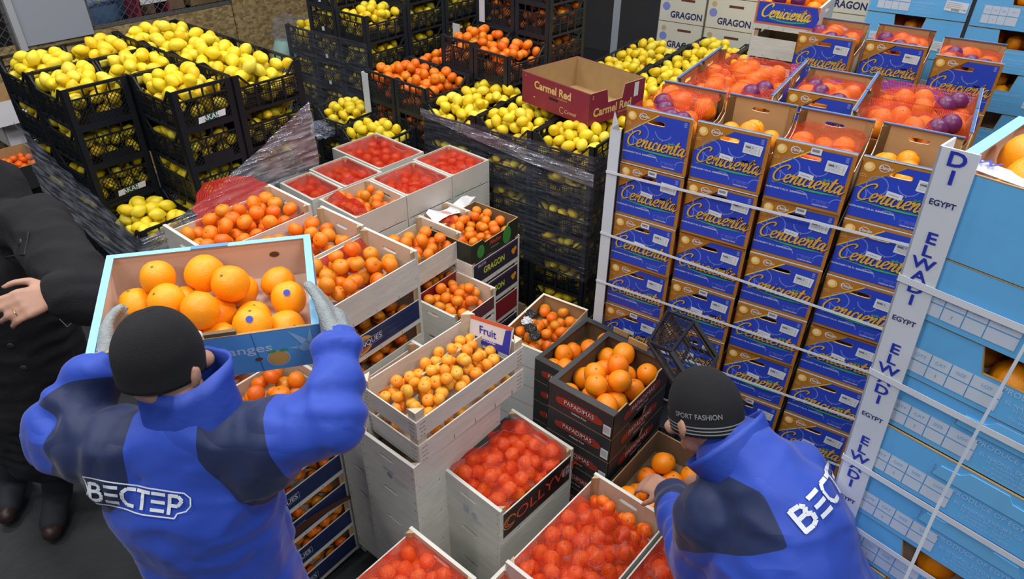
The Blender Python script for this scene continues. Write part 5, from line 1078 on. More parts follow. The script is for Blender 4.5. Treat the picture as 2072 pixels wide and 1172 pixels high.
# far sky blue cartons and white lettered boxes
FB = at(1735, 62, 1.86)
BF = CE @ T(.55, 2.02, 0)
KF = carton_kit(.50, .36, .21, CYAN, PINKIN, None, opening=True, printf=el_print)
for i in range(3):
    for k in range(9):
        if k < 5: inst(KF, 'sky_blue_carton', BF @ T(.52*i, .06*(i == 0), 2.34-.215*(k+1)), label='sky blue carton with opening in the far right stack, %s column, %s down' % (['left', 'middle', 'right'][i], ORD[k]), cat='box', group='far sky blue cartons'); fill(BF @ T(.52*i, .06*(i == 0), 2.34-.215*(k+1)), .485, .345, .006, .15, .045, 'navel', None, None, 830+k, 0, off=(.008, .008), single=False, sides=True, sub=1) if k < 4 else None
def grag_print(pm, w_, h, side):
    if side != 'long': return
    y = -.001; pm.text('GRAGON', h*.30, w_*.60, h*.24, y, NAVYP, bold=.03, sx=.9); pm.box((w_*.45, y, h*.72), (w_*.75, y+.0002, h*.80), mat('slot_brown', (.12, .03, .02), .8)); pm.disc(w_*.14, h*.5, h*.14, y, PALEBLUE); pm.disc(w_*.14, h*.78, h*.09, y, mat('crest_gold', (.5, .4, .2), .5))
KG = carton_kit(.40, .30, .24, mat('cream_white_board', (.62, .62, .56), .6), KRAFT, None, notch=False, printf=grag_print)
GA = at(1345, 95, 1.0); GBM = CE @ T(-1.22, 3.45)
for i in range(5):
    for k in range(6): inst(KG, 'white_lettered_box', GBM @ T(.41*i, .0, 1.84-.245*(k+1)), label='white box with navy lettering behind the far lemons, %s column, %s down' % (['first', 'second', 'third', 'fourth', 'fifth'][i], ORD[k]), cat='box', group='white lettered boxes at the back')
mb = MB(); mb.box((0, 0, .3), (.06, .01, 1.75), BOARDG); obj('corner_board', mb, None, GBM @ T(-.32, -.25), label='pale corner board standing left of the white lettered boxes', cat='corner board')
# ------------------------------------------------------------ people
SKIN = mat('skin', (.46, .25, .175), .5, .1, 120, .12, 30); JBLUE = mat('jacket_blue', (.020, .062, .42), .6, .35, 45, .10, 6); JNAVY = mat('jacket_navy', (.012, .022, .085), .6, .3, 60)
def jacket_mat():
    m, t, b = nodes('jacket_cloth'); N = t.nodes; L = t.links
    at_ = N.new('ShaderNodeAttribute'); at_.attribute_name = 'panel'
    g = N.new('ShaderNodeMath'); g.operation = 'GREATER_THAN'; g.inputs[1].default_value = 0; L.new(at_.outputs['Fac'], g.inputs[0])
    mx = N.new('ShaderNodeMix'); mx.data_type = 'RGBA'; mx.inputs[6].default_value = (.020, .062, .42, 1); mx.inputs[7].default_value = (.010, .020, .075, 1); L.new(g.outputs[0], mx.inputs[0]); L.new(mx.outputs[2], b.inputs['Base Color'])
    b.inputs['Roughness'].default_value = .55; b.inputs['Specular IOR Level'].default_value = .3; b.inputs['Sheen Weight'].default_value = .15
    tc = N.new('ShaderNodeTexCoord'); n = N.new('ShaderNodeTexNoise'); n.inputs['Scale'].default_value = 4.5; n.inputs['Detail'].default_value = 2; n.inputs['Distortion'].default_value = .4; L.new(tc.outputs['Object'], n.inputs['Vector'])
    r = N.new('ShaderNodeMath'); r.operation = 'PINGPONG'; r.inputs[1].default_value = .12; L.new(n.outputs['Fac'], r.inputs[0])
    bp = N.new('ShaderNodeBump'); bp.inputs['Strength'].default_value = .5; bp.inputs['Distance'].default_value = .05; L.new(r.outputs[0], bp.inputs['Height'])
    n2 = N.new('ShaderNodeTexNoise'); n2.inputs['Scale'].default_value = 160; L.new(tc.outputs['Object'], n2.inputs['Vector']); b2 = N.new('ShaderNodeBump'); b2.inputs['Strength'].default_value = .15; b2.inputs['Distance'].default_value = .001
    L.new(n2.outputs['Fac'], b2.inputs['Height']); L.new(bp.outputs[0], b2.inputs['Normal']); L.new(b2.outputs[0], b.inputs['Normal']); return m
JACKET = jacket_mat()
KNIT = mat('black_knit', (.006, .006, .008), .95, .5, 260, stretch=(1, 1, 3)); COAT = mat('black_wool', (.005, .005, .008), .95, .6, 200); GLOVE = mat('grey_knit_glove', (.30, .34, .36), .85, .9, 240, .25, 60); TROUS = mat('dark_trousers', (.02, .022, .03), .8)
SHOE = mat('brown_leather', (.035, .018, .012), .45); HAIR = mat('dark_hair', (.02, .014, .01), .7)
def capsules(segs, balls=(), vox=.012, smooth=6, name='body'):
    """segs: (p, q, r1, r2[, flatten vec]) tapered limbs; merged into one continuous surface"""
    bm = bmesh.new(); v0, f0 = ICO[2]
    def ball(c, r, sc=(1, 1, 1), R=None):
        vs = []
        for p in v0:
            q = Vector((p[0]*sc[0], p[1]*sc[1], p[2]*sc[2]))*r
            if R: q = R @ q
            vs.append(bm.verts.new(q+c))
        for f in f0: bm.faces.new([vs[i] for i in f])
    for s in segs:
        p, q, r1, r2 = Vector(s[0]), Vector(s[1]), s[2], s[3]; L = (q-p).length; n = max(2, int(L/(min(r1, r2)*.35))+1)
        for i in range(n+1):
            t = i/n; ball(p.lerp(q, t), r1+(r2-r1)*t, s[4] if len(s) > 4 else (1, 1, 1), s[5] if len(s) > 5 else None)
    for b in balls: ball(Vector(b[0]), b[1], b[2] if len(b) > 2 else (1, 1, 1), b[3] if len(b) > 3 else None)
    me = bpy.data.meshes.new(name); bm.to_mesh(me); bm.free()
    o = bpy.data.objects.new(name, me); C.objects.link(o)
    r = o.modifiers.new('r', 'REMESH'); r.mode = 'VOXEL'; r.voxel_size = vox
    s = o.modifiers.new('s', 'SMOOTH'); s.iterations = smooth; s.factor = .6
    dg = bpy.context.evaluated_depsgraph_get(); m2 = bpy.data.meshes.new_from_object(o.evaluated_get(dg)); bpy.data.objects.remove(o)
    m2.name = name; m2.polygons.foreach_set('use_smooth', [True]*len(m2.polygons)); return m2
def wrinkle(me, fn):
    n = len(me.vertices); co = np.zeros(n*3); no = np.zeros(n*3); me.vertices.foreach_get('co', co); me.vertices.foreach_get('normal', no); co = co.reshape(-1, 3); no = no.reshape(-1, 3)
    d = np.array([fn(Vector(p)) for p in co]); co += no*d[:, None]; me.vertices.foreach_set('co', co.ravel()); me.update()
def frame(z, up): z = z.normalized(); x = up.cross(z).normalized(); y = z.cross(x); return Matrix((x, y, z)).transposed()
def fold_noise(p, a=.008): return a*(1-2.4*abs(noise.noise(p*4.2)))+a*.9*(1-2.6*abs(noise.noise(Vector((p.x*8+3, p.y*8, p.z*13)))))
def limb_folds(p, a, b, amp=.009, freq=42, span=(0, 1)):
    ax = b-a; t = (p-a).dot(ax)/ax.length_squared
    if -.1 < t < 1.1:
        d = (p-a-ax*t).length
        if d < .14: return amp*math.sin(freq*(t*ax.length)+3*noise.noise(p*8))*max(0, 1-d/.16)*(.5+.5*noise.noise(p*4))
    return 0
def logo(name, o_me, M, width, label_parts, parent):
    """white block lettering sewn on cloth: project flat polygons onto the jacket"""
    bvh = BVHTree.FromPolygons([v.co for v in o_me.vertices], [p.vertices for p in o_me.polygons]); mb = MB(); H_ = width*.27; 
    def put(poly, lift, mt):
        # triangulate by fan over a subdivided strip
        n = 6; P = poly; grid = []
        for i in range(n+1):
            row = []
            for j in range(n+1):
                u, v = i/n, j/n; x = (P[0][0]*(1-u)+P[1][0]*u)*(1-v)+(P[3][0]*(1-u)+P[2][0]*u)*v; z = (P[0][1]*(1-u)+P[1][1]*u)*(1-v)+(P[3][1]*(1-u)+P[2][1]*u)*v
                w_ = M @ Vector((x*width, -.3, z*width)); d = (M.to_3x3() @ Vector((0, 1, 0))).normalized(); hit, nn, ix, ds = bvh.ray_cast(w_, d)
                row.append((hit-d*lift) if hit else None)
            grid.append(row)
        for i in range(n):
            for j in range(n):
                q = [grid[i][j], grid[i+1][j], grid[i+1][j+1], grid[i][j+1]]
                if all(x is not None for x in q): mb.add([tuple(x) for x in q], [(0, 1, 2, 3)], mt)
    return mb, put
def quad(a, b, w):
    dx, dz = b[0]-a[0], b[1]-a[1]; l = math.hypot(dx, dz); nx, nz = -dz/l*w/2, dx/l*w/2
    return [(a[0]-nx, a[1]-nz), (b[0]-nx, b[1]-nz), (b[0]+nx, b[1]+nz), (a[0]+nx, a[1]+nz)]
LET = {}
s = .34; g_ = [(.0, 1), ]
def letters_bector(cx0=-.5):
    W_ = .155; gap = .012; out = []; h = .20; x = cx0
    def L(pts, w_=.036): 
        for a, b in zip(pts[:-1], pts[1:]): out.append(quad((x+a[0]*W_, a[1]*h-h/2), (x+b[0]*W_, b[1]*h-h/2), w_))
    L([(.12, 0), (.12, 1)]); L([(.12, .95), (.6, .92), (.78, .76), (.6, .55), (.12, .52)]); L([(.6, .55), (.88, .42), (.85, .15), (.6, .05), (.05, .05)]); x += W_+gap
    for z in (.08, .5, .92): L([(.05, z), (.95, z)], .034)
    x += W_+gap; L([(.95, .92), (.4, .92), (.12, .7), (.12, .3), (.4, .08), (.95, .08)]); x += W_+gap*.4
    L([(.0, .92), (1.0, .92)]); L([(.5, .92), (.5, .0)]); x += W_+gap
    for z in (.08, .5, .92): L([(.0, z), (.9, z)], .034)
    x += W_+gap; L([(.12, -.05), (.12, 1)]); L([(.12, .93), (.65, .93), (.9, .72), (.65, .42), (.12, .42)]); return out
HX = Matrix.Rotation(0, 3, 'Z')
def face_bits(hc, fwd, up, r=.098):
    right = fwd.cross(up).normalized(); b = []
    b.append((hc, r, (.80, 1.0, 1.08), Matrix((right, fwd, up)).transposed())); b.append((hc+fwd*.022-up*.055, r*.78, (.82, .95, .95), Matrix((right, fwd, up)).transposed()))
    b.append((hc+fwd*.105-up*.018, .014)); b.append((hc+fwd*.098-up*.002, .009)); b.append((hc+fwd*.088-up*.062, .018, (1.3, .8, .5), Matrix((right, fwd, up)).transposed())); b.append((hc+fwd*.075-up*.098, .022))
    for s_ in (1, -1):
        b.append((hc+right*s_*.082-up*.015-fwd*.005, .026, (.35, .7, 1.1), Matrix((right, fwd, up)).transposed())); b.append((hc+right*s_*.055+fwd*.065-up*.035, .022))
    return b
def eyes(hc, fwd, up, parent, g=''):
    right = fwd.cross(up).normalized()
    for s_ in (1, -1):
        v, f = ICO[2]; mb = MB(); c = hc+right*s_*.032+fwd*.084+up*.004; mb.add([tuple(c+Vector(p)*.0125) for p in v], f, mat('eye_white', (.7, .68, .65), .2)); mb.add([tuple(c+fwd*.0085+Vector(p)*.006) for p in v], f, mat('eye_iris', (.05, .04, .03), .15)); obj('eye', mb.mesh('eye', True), parent)
def hand_segs(wr, d, n, size=1.0, curl=.9, side=1, spread=.16, thumb=.8):
    """wrist point, pointing direction d, back-of-hand normal n"""
    d = d.normalized(); n = (n-d*n.dot(d)).normalized(); a = d.cross(n)*side; S = []
    palm = [];
    for k, off in enumerate((-.030, -.010, .011, .031)):
        b0 = wr+a*off*.55*size+d*.012*size; b1 = wr+a*off*size+d*.088*size*(1-.04*abs(k-1)); S.append((b0, b1, .0155*size, .0125*size))
        Ls = [(.040, .025, .020), (.045, .028, .021), (.042, .026, .021), (.033, .020, .018)][k]; dr = (d+a*spread*(k-1.5)*.5).normalized(); p = b1; ang = 0
        for q, L_ in enumerate(Ls):
            ang += curl*(.55, .75, .55)[q]; e = p+(dr*math.cos(ang)-n*math.sin(ang))*L_*size; S.append((p, e, (.0098-.001*q)*size, (.0088-.001*q)*size)); p = e
    t0 = wr-a*.020*size+d*.018*size; t1 = t0+(d*.55-a*.75-n*.2).normalized()*.042*size; t2 = t1+(d*.85-a*.35-n*.45*thumb).normalized()*.032*size; t3 = t2+(d*.9-n*.7*thumb).normalized()*.025*size
    S += [(t0, t1, .015*size, .0118*size), (t1, t2, .0112*size, .0100*size), (t2, t3, .0098*size, .0082*size)]
    return S
def cap_mesh(hc, up, fwd, r, open_z=-.03, mt=KNIT, fold=True):
    """knitted cap: dome with a turned band"""
    right = fwd.cross(up).normalized(); mb = MB(); nu, nv = 48, 26; vs = []; F = []
    for j in range(nv+1):
        ph = j/nv*2.02                                 # from the crown downwards
        for i in range(nu):
            th = 2*PI*i/nu; rr = math.sin(min(ph, PI/2)); zz = math.cos(ph) if ph < PI/2 else -(ph-PI/2)*1.0
            k = 1.0+.016*math.sin(th*4+.7)*(1-abs(1-ph))+.012*noise.noise(Vector((math.cos(th)*1.5, math.sin(th)*1.5, ph*2)))
            p = hc+(right*math.cos(th)*.90*rr+fwd*math.sin(th)*1.06*rr)*r*k+up*zz*r*1.12*k
            vs.append(p)
    F = [(j*nu+i, j*nu+(i+1) % nu, (j+1)*nu+(i+1) % nu, (j+1)*nu+i) for j in range(nv) for i in range(nu)]
    n0 = len(vs); vs2 = [hc+(v-hc)*.955 for v in vs]; F2 = [tuple(reversed([a+n0 for a in f])) for f in F]; rim = [(nv*nu+i, nv*nu+(i+1) % nu, n0+nv*nu+(i+1) % nu, n0+nv*nu+i) for i in range(nu)]
    mb.add(vs+vs2, F+F2+rim, mt); return mb
def panel_attr(me, fn):
    a = me.attributes.new('panel', 'FLOAT', 'POINT'); a.data.foreach_set('value', [fn(v.co) for v in me.vertices]); me.materials.clear(); me.materials.append(JACKET)
def paint(me, mats, fn):
    me.materials.clear()
    for m_ in mats: me.materials.append(m_)
    me.polygons.foreach_set('material_index', [fn(p.center) for p in me.polygons]); me.update()
# ============ worker lifting the carton
Z = Vector((0, 0, 1))
h1 = atd(325, 733, 1.46); fwd1 = Vector((.22, .95, .08)).normalized(); up1 = Vector((.02, .10, 1)).normalized()
neck1 = atd(392, 835, 1.50); 
base1 = Vector((neck1.x+.02, neck1.y-.07, 0)); ZB = neck1.z
sL = atd(235, 915, 1.55); sR = atd(560, 890, 1.55)
chest = Vector((-.725, 1.075, ZB-.26)); waist = Vector((-.70, 1.06, ZB-.54)); hip = Vector((-.69, 1.08, ZB-.80))
eL = atd(112, 882, 1.58); eR = atd(672, 852, 1.54); wL = atd(212, 738, 1.58); wR = atd(686, 690, 1.62)
W1 = empty('person', T(base1.x, base1.y, 0), label='worker in blue jacket and black knitted cap lifting a carton of oranges', cat='person')
W1i = W1.matrix_world.inverted()
def pt(o, parent):    # mesh built in world coordinates, parented to an empty
    o.parent = parent; o.matrix_parent_inverse = parent.matrix_world.inverted(); return o
bpy.context.view_layer.update()
HL = atd(190, 655, 1.66); HR = atd(664, 605, 1.69)
legs = []
for s_ in (1, -1):
    a = hip+Vector((.10*s_, 0, -.02)); k = Vector((a.x+.02*s_, a.y+.02, ZB*.31)); f = Vector((a.x+.03*s_, a.y-.03, .10)); legs += [(a, k, .095, .062), (k, f, .06, .042), (f, f+Vector((0, .16, -.05)), .042, .038)]
hsL = hand_segs(wL, HL-wL+Vector((.03, .0, 0)), Vector((-.9, -.3, .3)), 1.0, .4, 1); hsR = hand_segs(wR, (HR-wR)+Vector((-.02, .02, 0)), Vector((.95, -.25, .2)), 1.08, .16, -1)
bd = capsules([(chest, hip, .14, .135, (1.15, .8, 1)), (chest, neck1, .12, .055), (neck1, h1-up1*.03, .055, .058), (sL.lerp(neck1, .15), eL, .052, .042), (eL, wL, .042, .03), (sR.lerp(neck1, .15), eR, .052, .042), (eR, wR, .042, .03)]+legs+hsL+hsR, face_bits(h1, fwd1, up1, .082), .0075, 4); bd.materials.append(SKIN)
pt(obj('body', bd), W1); pt_e = empty('head_details', Matrix.Identity(4)); 
bpy.data.objects.remove(pt_e)
def eyes_in(hc, fwd, up, parent):
    before = set(bpy.data.objects); eyes(hc, fwd, up, None)
    for o in set(bpy.data.objects)-before: pt(o, parent)
eyes_in(h1, fwd1, up1, W1)
mL = sL.lerp(neck1, .12); mR = sR.lerp(neck1, .12)
jk = capsules([(neck1-Z*.06, chest, .10, .175, (1.08, .80, 1)), (chest, waist, .178, .165, (1.08, .85, 1)), (waist, hip-Z*.08, .165, .175, (1.05, .85, 1)), (mL, mR, .085, .085), (mL, eL, .090, .074), (eL, wL.lerp(eL, .12), .074, .054), (mR, eR, .092, .074), (eR, wR.lerp(eR, .10), .072, .052)], [(sL.lerp(chest, .2), .10), (sR.lerp(chest, .2), .10)], .010, 7, 'jacket')
def wf1(p):
    d = fold_noise(p, .007)
    for a, b in ((mL, eL), (eL, wL), (mR, eR), (eR, wR)): d += limb_folds(p, a, b, .013, 85)
    return d
wrinkle(jk, wf1)
# navy shoulder panels, as sewn
def navy1(c):
    q = c-neck1; tL = (c-mL).dot(eL-mL)/(eL-mL).length_squared
    left = min(.15-(c-mL.lerp(eL, .35)).length+.0, -.125-q.x, (c-eL).length-.095)
    sR_ = (c-mR).dot((eR-mR).normalized()); right = min(.22-(c-mR).length, q.x-.03-max(0, -q.z-.05)*.52, .035-sR_)
    return max(left, right)
panel_attr(jk, navy1); pt(obj('jacket', jk), W1)
# collar
mb = MB(); vs = []; n = 40
for j in range(6):
    for i in range(n):
        th = 2*PI*i/n; r = (.070, .082, .084, .083, .081, .080)[j]+.008*noise.noise(Vector((math.cos(th)*2, math.sin(th)*2, j*.5))); c_ = neck1+Vector((-.004*j, -.002+.008*j, -.075+.035*j)); vs.append(tuple(c_+Vector((r*1.22*math.cos(th), r*.98*math.sin(th), .012*math.cos(th*2)))))
mb.add(vs+[tuple(neck1+(Vector(v)-neck1)*.93) for v in vs], [(j*n+i, j*n+(i+1) % n, (j+1)*n+(i+1) % n, (j+1)*n+i) for j in range(5) for i in range(n)]+[(6*n+j*n+i, 6*n+(j+1)*n+i, 6*n+(j+1)*n+(i+1) % n, 6*n+j*n+(i+1) % n) for j in range(5) for i in range(n)]+[(5*n+i, 5*n+(i+1) % n, 11*n+(i+1) % n, 11*n+i) for i in range(n)], JBLUE); pt(obj('collar', mb.mesh('collar', True)), W1)
cm = cap_mesh(h1+up1*.022, up1, (fwd1-up1*.25).normalized(), .090); pt(obj('knitted_cap', cm.mesh('knitted_cap', True)), W1)
for nm, hs, wr in (('left', hsL, wL), ('right', hsR, wR)):
    big = [(a, b, r1+.0035, r2+.0035) for a, b, r1, r2 in hs]; ar = (eL if nm == 'left' else eR); w_ = wr.lerp(ar, .02); gm = capsules(big+[(w_, wr.lerp(hs[2][0], .6), .036, .034)], (), .006, 4, 'glove'); gm.materials.append(GLOVE); o = pt(obj('glove', gm), W1); o['label'] = 'grey knitted %s glove' % nm
    cu = MB(); dd = (ar-wr).normalized(); cu.tube([tuple(w_+dd*.000), tuple(w_+dd*.012)], .040, mat('glove_cuff_black', (.01, .012, .012), .8), 20); pt(obj('glove_cuff', cu.mesh('glove_cuff', True)), W1)
tm = capsules([(a, b, r1+.02, r2+.025) for a, b, r1, r2 in legs[:2]+legs[3:5]]+[(hip+Vector((.08, 0, 0)), hip+Vector((-.08, 0, 0)), .13, .13)], (), .014, 4, 'trousers'); tm.materials.append(TROUS); pt(obj('trousers', tm), W1)
for s_ in (1, -1):
    f = legs[2 if s_ == 1 else 5]; sm_ = capsules([(f[0]+Vector((0, -.05, -.055)), f[1]+Vector((0, .05, -.005)), .05, .045), (f[0], f[0]-Z*.04, .055, .055)], (), .01, 3, 'boot'); sm_.materials.append(BLACKP); pt(obj('boot', sm_), W1)
def do_logo(me, org, xax, zax, width, parent, lab, rounded=True):
    yax = zax.cross(xax).normalized(); zax = xax.cross(yax).normalized(); M = Matrix.Translation(org) @ Matrix((xax, yax, zax)).transposed().to_4x4(); mb, put = logo('logo', me, M, width, None, parent)
    WL = mat('white_sewn_print', (.68, .72, .78), .6, .3, 300); h = .17
    for q in letters_bector(): put(q, .006, WL)
    # rounded frame around the word
    o = [(-.54, .15), (-.3, .14), (-.05, .125), (.2, .13), (.48, .125), (.54, .08), (.55, 0), (.51, -.06), (.43, -.09), (.41, -.14), (.1, -.145), (-.1, -.135), (-.5, -.13), (-.525, -.06), (-.50, .0), (-.54, .15)]
    for a, b in (zip(o[:-1], o[1:]) if rounded else ()): put(quad(a, b, .014), .0055, WL)
    pt(obj('jacket_lettering', mb.mesh('jacket_lettering')), parent)['label'] = lab
lc = atd(278, 1008, 1.22); xa = (atd(372, 1022, 1.22)-atd(184, 990, 1.22)).normalized(); za = (atd(285, 960, 1.235)-atd(275, 1060, 1.215)).normalized()
b_ = BVHTree.FromPolygons([v.co for v in jk.vertices], [p.vertices for p in jk.polygons]); o_ = Vector((0, 0, CAM_Z)); hit_ = lambda x, y: b_.ray_cast(o_, (atd(x, y, 1)-o_).normalized())[:2]
hc, nc = hit_(278, 1008); q1, q2 = hit_(370, 1020)[0], hit_(186, 992)[0]; wl_ = (q1-q2).length*1.06; xa = (q1-q2).normalized(); nc = (nc+(o_-hc).normalized()).normalized(); xa = (xa-nc*xa.dot(nc)).normalized(); za = nc.cross(xa)
if za.z < 0: za = -za
do_logo(jk, hc, xa, za, wl_, W1, 'white Cyrillic letters on the back of the jacket')
# ---- the carton he holds
def held_print(pm, w_, h, side):
    if side != 'long': return
    y = -.001; pm.text('Oranges', .038, w_*.615, h*.60, y, mat('pale_carton_print', (.60, .74, .88), .5), bold=.015, sx=1.2); pm.disc(w_*.90-.055, h*.30, .024, y, mat('orange_picture', (.72, .40, .10), .5), n=20); pm.arc(w_*.90-.055, h*.30, .026, 0, 2*PI, .0018, y-.0003, WHITE)
    for a in (.5, 2.4): pm.disc(w_*.90-.055+.016*math.cos(a), h*.30+.026, .010, y-.0005, GREENP, e=.5)
    D_ = CYANT; pm.flat([(w_*.93-.025, h*.50), (w_*.93, h*.62), (w_*.93+.015, h*.55), (w_*.93+.008, h*.42), (w_*.93-.01, h*.38)], y, D_); pm.flat([(w_*.93-.01, h*.55), (w_*.93-.04, h*.95), (w_*.93+.002, h*.68)], y, D_); pm.flat([(w_*.93+.0, h*.58), (w_*.93+.012, h*.98), (w_*.93+.016, h*.55)], y, D_); pm.flat([(w_*.93-.02, h*.46), (w_*.93-.045, h*.52), (w_*.93-.02, h*.54)], y, D_)
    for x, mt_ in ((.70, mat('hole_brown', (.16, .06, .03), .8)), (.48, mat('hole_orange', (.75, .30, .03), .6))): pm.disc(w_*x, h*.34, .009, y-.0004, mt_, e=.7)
    pm.bar((w_*.71, 0), (w_*.69, h), .0012, 0, mat('crease_blue', (.05, .18, .38), .6), y=y)
hk = carton_kit(.50, .345, .135, mat('held_blue_board', (.13, .43, .84), .42, .15, 25, .12, 6), PINKIN, CYANL, notch=False, printf=held_print, rimw=.018)
MH = Matrix.Translation((-.936, 1.196, 1.845)) @ Matrix.Rotation(.28, 4, 'Z') @ Matrix.Rotation(.02, 4, 'Y') @ Matrix.Rotation(.16, 4, 'X') @ Matrix.Translation((0, 0, -.135))
hd = inst(hk, 'orange_carton', MH, label='sky blue carton of large oranges lifted by the worker', cat='box')
tb = MB(); tb.box((.245, .002, .135), (.315, .012, .147), KRAFTD); obj('handle_tab', tb, hd); tb = MB(); tb.box((.20, .330, .136), (.29, .343, .140), mat('tab_blue_dull', (.12, .27, .50), .6)); obj('rim_tab', tb, hd)
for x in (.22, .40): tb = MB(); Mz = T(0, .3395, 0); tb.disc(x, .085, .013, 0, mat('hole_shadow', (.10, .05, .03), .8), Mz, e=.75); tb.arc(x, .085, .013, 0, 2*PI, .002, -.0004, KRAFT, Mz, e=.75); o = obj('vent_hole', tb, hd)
PHd = fill(MH, .48, .325, .006, .088, .0455, 'navel', 'large orange in the lifted sky blue carton', 'oranges in the lifted carton', 905, .055, off=(.01, .01))
# stickers on two of the oranges
for i in (3, 7):
    if len(PHd) > i:
        p = PHd[-1-i]; Ms = MH @ Matrix.Translation((p[0], p[1], p[2])) @ Matrix.Rotation(.5, 4, 'X') @ Matrix.Translation((0, 0, .0475)) @ Matrix.Rotation(PI/2, 4, 'X'); mb = MB(); mb.disc(0, 0, .0085, 0, INK, e=1); mb.disc(0, 0, .0048, -.0005, WHITE); mb.disc(0, 0, .0026, -.001, YELLOW); obj('fruit_sticker', mb, None, Ms, label='small round blue sticker on an orange in the lifted carton', cat='sticker', group='stickers on the lifted oranges')
# ============ worker bending at right
h2 = atd(1428, 836, 1.75); fwd2 = Vector((-.45, .72, -.42)).normalized(); up2 = (Vector((-.12, .42, 1))).normalized(); up2 = (up2-fwd2*up2.dot(fwd2)).normalized()
n2 = atd(1495, 925, 1.72); ch2 = atd(1575, 1042, 1.68); hp2 = atd(1600, 1290, 1.70)
sl2 = atd(1452, 1040, 1.72); sr2 = atd(1605, 968, 1.74); el2 = atd(1420, 1150, 1.85); wl2 = atd(1352, 992, 2.26); hl2 = atd(1292, 970, 2.38)
er2 = atd(1440, 985, 2.0); wr2 = atd(1400, 980, 2.25)
W2 = empty('person', T(.62, .72, 0), label='worker in blue jacket and lettered black cap bending over cartons', cat='person'); bpy.context.view_layer.update()
legs2 = []
for s_ in (1, -1):
    a = hp2+Vector((.10*s_, 0, -.05)); k = Vector((a.x+.02*s_, a.y+.05, .50)); f = Vector((a.x+.03*s_, a.y-.02, .09)); legs2 += [(a, k, .095, .062), (k, f, .06, .042), (f, f+Vector((-.03, .15, -.045)), .04, .036)]
hs2 = hand_segs(wl2, hl2-wl2, Vector((.1, -.5, .85)), 1.0, .5, 1)
bd2 = capsules([(ch2, hp2, .14, .135, (1.1, .85, 1)), (ch2, n2, .11, .055), (n2, h2-up2*.03, .055, .058), (sl2, el2, .05, .04), (el2, wl2, .04, .028), (sr2, er2, .05, .042), (er2, wr2, .04, .028)]+legs2+hs2, face_bits(h2, fwd2, up2, .084), .0075, 4); bd2.materials.append(SKIN); pt(obj('body', bd2), W2); eyes_in(h2, fwd2, up2, W2)
jk2 = capsules([(n2, ch2, .10, .15), (ch2, hp2, .155, .225), (sl2, sr2, .09, .09), (sl2, el2, .10, .085), (el2, wl2.lerp(el2, .12), .080, .055), (sr2, er2.lerp(sr2, .2), .09, .08)], [], .010, 7, 'jacket')
def wf2(p):
    d = fold_noise(p, .007)
    for a, b in ((sl2, el2), (el2, wl2), (sr2, er2)): d += limb_folds(p, a, b, .012, 85)
    return d
wrinkle(jk2, wf2)
def px_of(c):
    d = c-Vector((0, 0, CAM_Z)); t = d.dot(cF); return 1036+F_PX*d.dot(cR)/t, 586-F_PX*d.dot(cU)/t
def navy2(c):     # shoulder panel: between the spine seam and the sleeve seam
    ax = (hp2-n2).normalized(); q = c-n2; t = q.dot(ax); sd = (q-ax*t).dot((sl2-sr2).normalized())
    return max(min(t+.01, .165-t+sd*.10, sd-.015-.20*(t-.15)**2*4-max(0, .05-t)*.9, .30-(c-sl2).length), .15-(c-wl2).length)
panel_attr(jk2, navy2); pt(obj('jacket', jk2), W2)
cm2 = cap_mesh(h2+up2*.015, up2, fwd2, .093); pt(obj('knitted_cap', cm2.mesh('knitted_cap', True)), W2)
# band stripes and lettering of the cap
GB = mat('grey_knit_band', (.22, .23, .24), .8); GT = mat('cap_lettering', (.42, .45, .48), .8); r2_ = fwd2.cross(up2).normalized(); bandm = MB(); capc = h2+up2*.015
def cap_pt(th, ph, k=1.0): rr = math.sin(min(ph, PI/2)); zz = math.cos(ph) if ph < PI/2 else -(ph-PI/2); return capc+(r2_*math.cos(th)*.90*rr+fwd2*math.sin(th)*1.06*rr)*.093*k*1.02+up2*zz*.093*1.12*k
for ph in (1.76, 1.84, 1.92):
    ring = [cap_pt(2*PI*i/48, ph) for i in range(49)]; vs = []
    for p in ring: vs += [tuple(p), tuple(p-up2*.003)]
    bandm.add(vs, [(2*i, 2*i+2, 2*i+3, 2*i+1) for i in range(48)], GB)
pt(obj('cap_stripes', bandm), W2)
ltm = MB(); tv, tf = textmesh('SPORT FASHION', .012, 0, 'CENTER'); zc_ = []
TH0 = math.atan2((-0.8), .55)
cdir = (Vector((0, 0, CAM_Z))-capc); th_cam = math.atan2(cdir.dot(fwd2), cdir.dot(r2_))
for x, z in tv: th = th_cam-.30+x*.17; ph = 1.52-z*.17; zc_.append(tuple(cap_pt(th, ph, 1.01)))
ltm.add(zc_, tf, GT); ltm.add(zc_, [tuple(reversed(f)) for f in tf], GT); pt(obj('cap_lettering', ltm), W2)
vs = []; mb = MB(); n = 40; ax2 = (h2-n2).normalized(); cxv = ax2.cross(Vector((0, 0, 1))).normalized(); cyv = ax2.cross(cxv)
for j in range(7):
    for i in range(n):
        th = 2*PI*i/n; r = .088+.003*j; c_ = n2+ax2*(-.02+.013*j); vs.append(tuple(c_+cxv*r*1.15*math.cos(th)+cyv*r*1.0*math.sin(th)))
mb.add(vs+[tuple(n2+(Vector(v)-n2)*.94) for v in vs], [(j*n+i, j*n+(i+1) % n, (j+1)*n+(i+1) % n, (j+1)*n+i) for j in range(6) for i in range(n)]+[(7*n+j*n+i, 7*n+(j+1)*n+i, 7*n+(j+1)*n+(i+1) % n, 7*n+j*n+(i+1) % n) for j in range(6) for i in range(n)]+[(6*n+i, 6*n+(i+1) % n, 13*n+(i+1) % n, 13*n+i) for i in range(n)], JBLUE); pt(obj('collar', mb.mesh('collar', True)), W2)
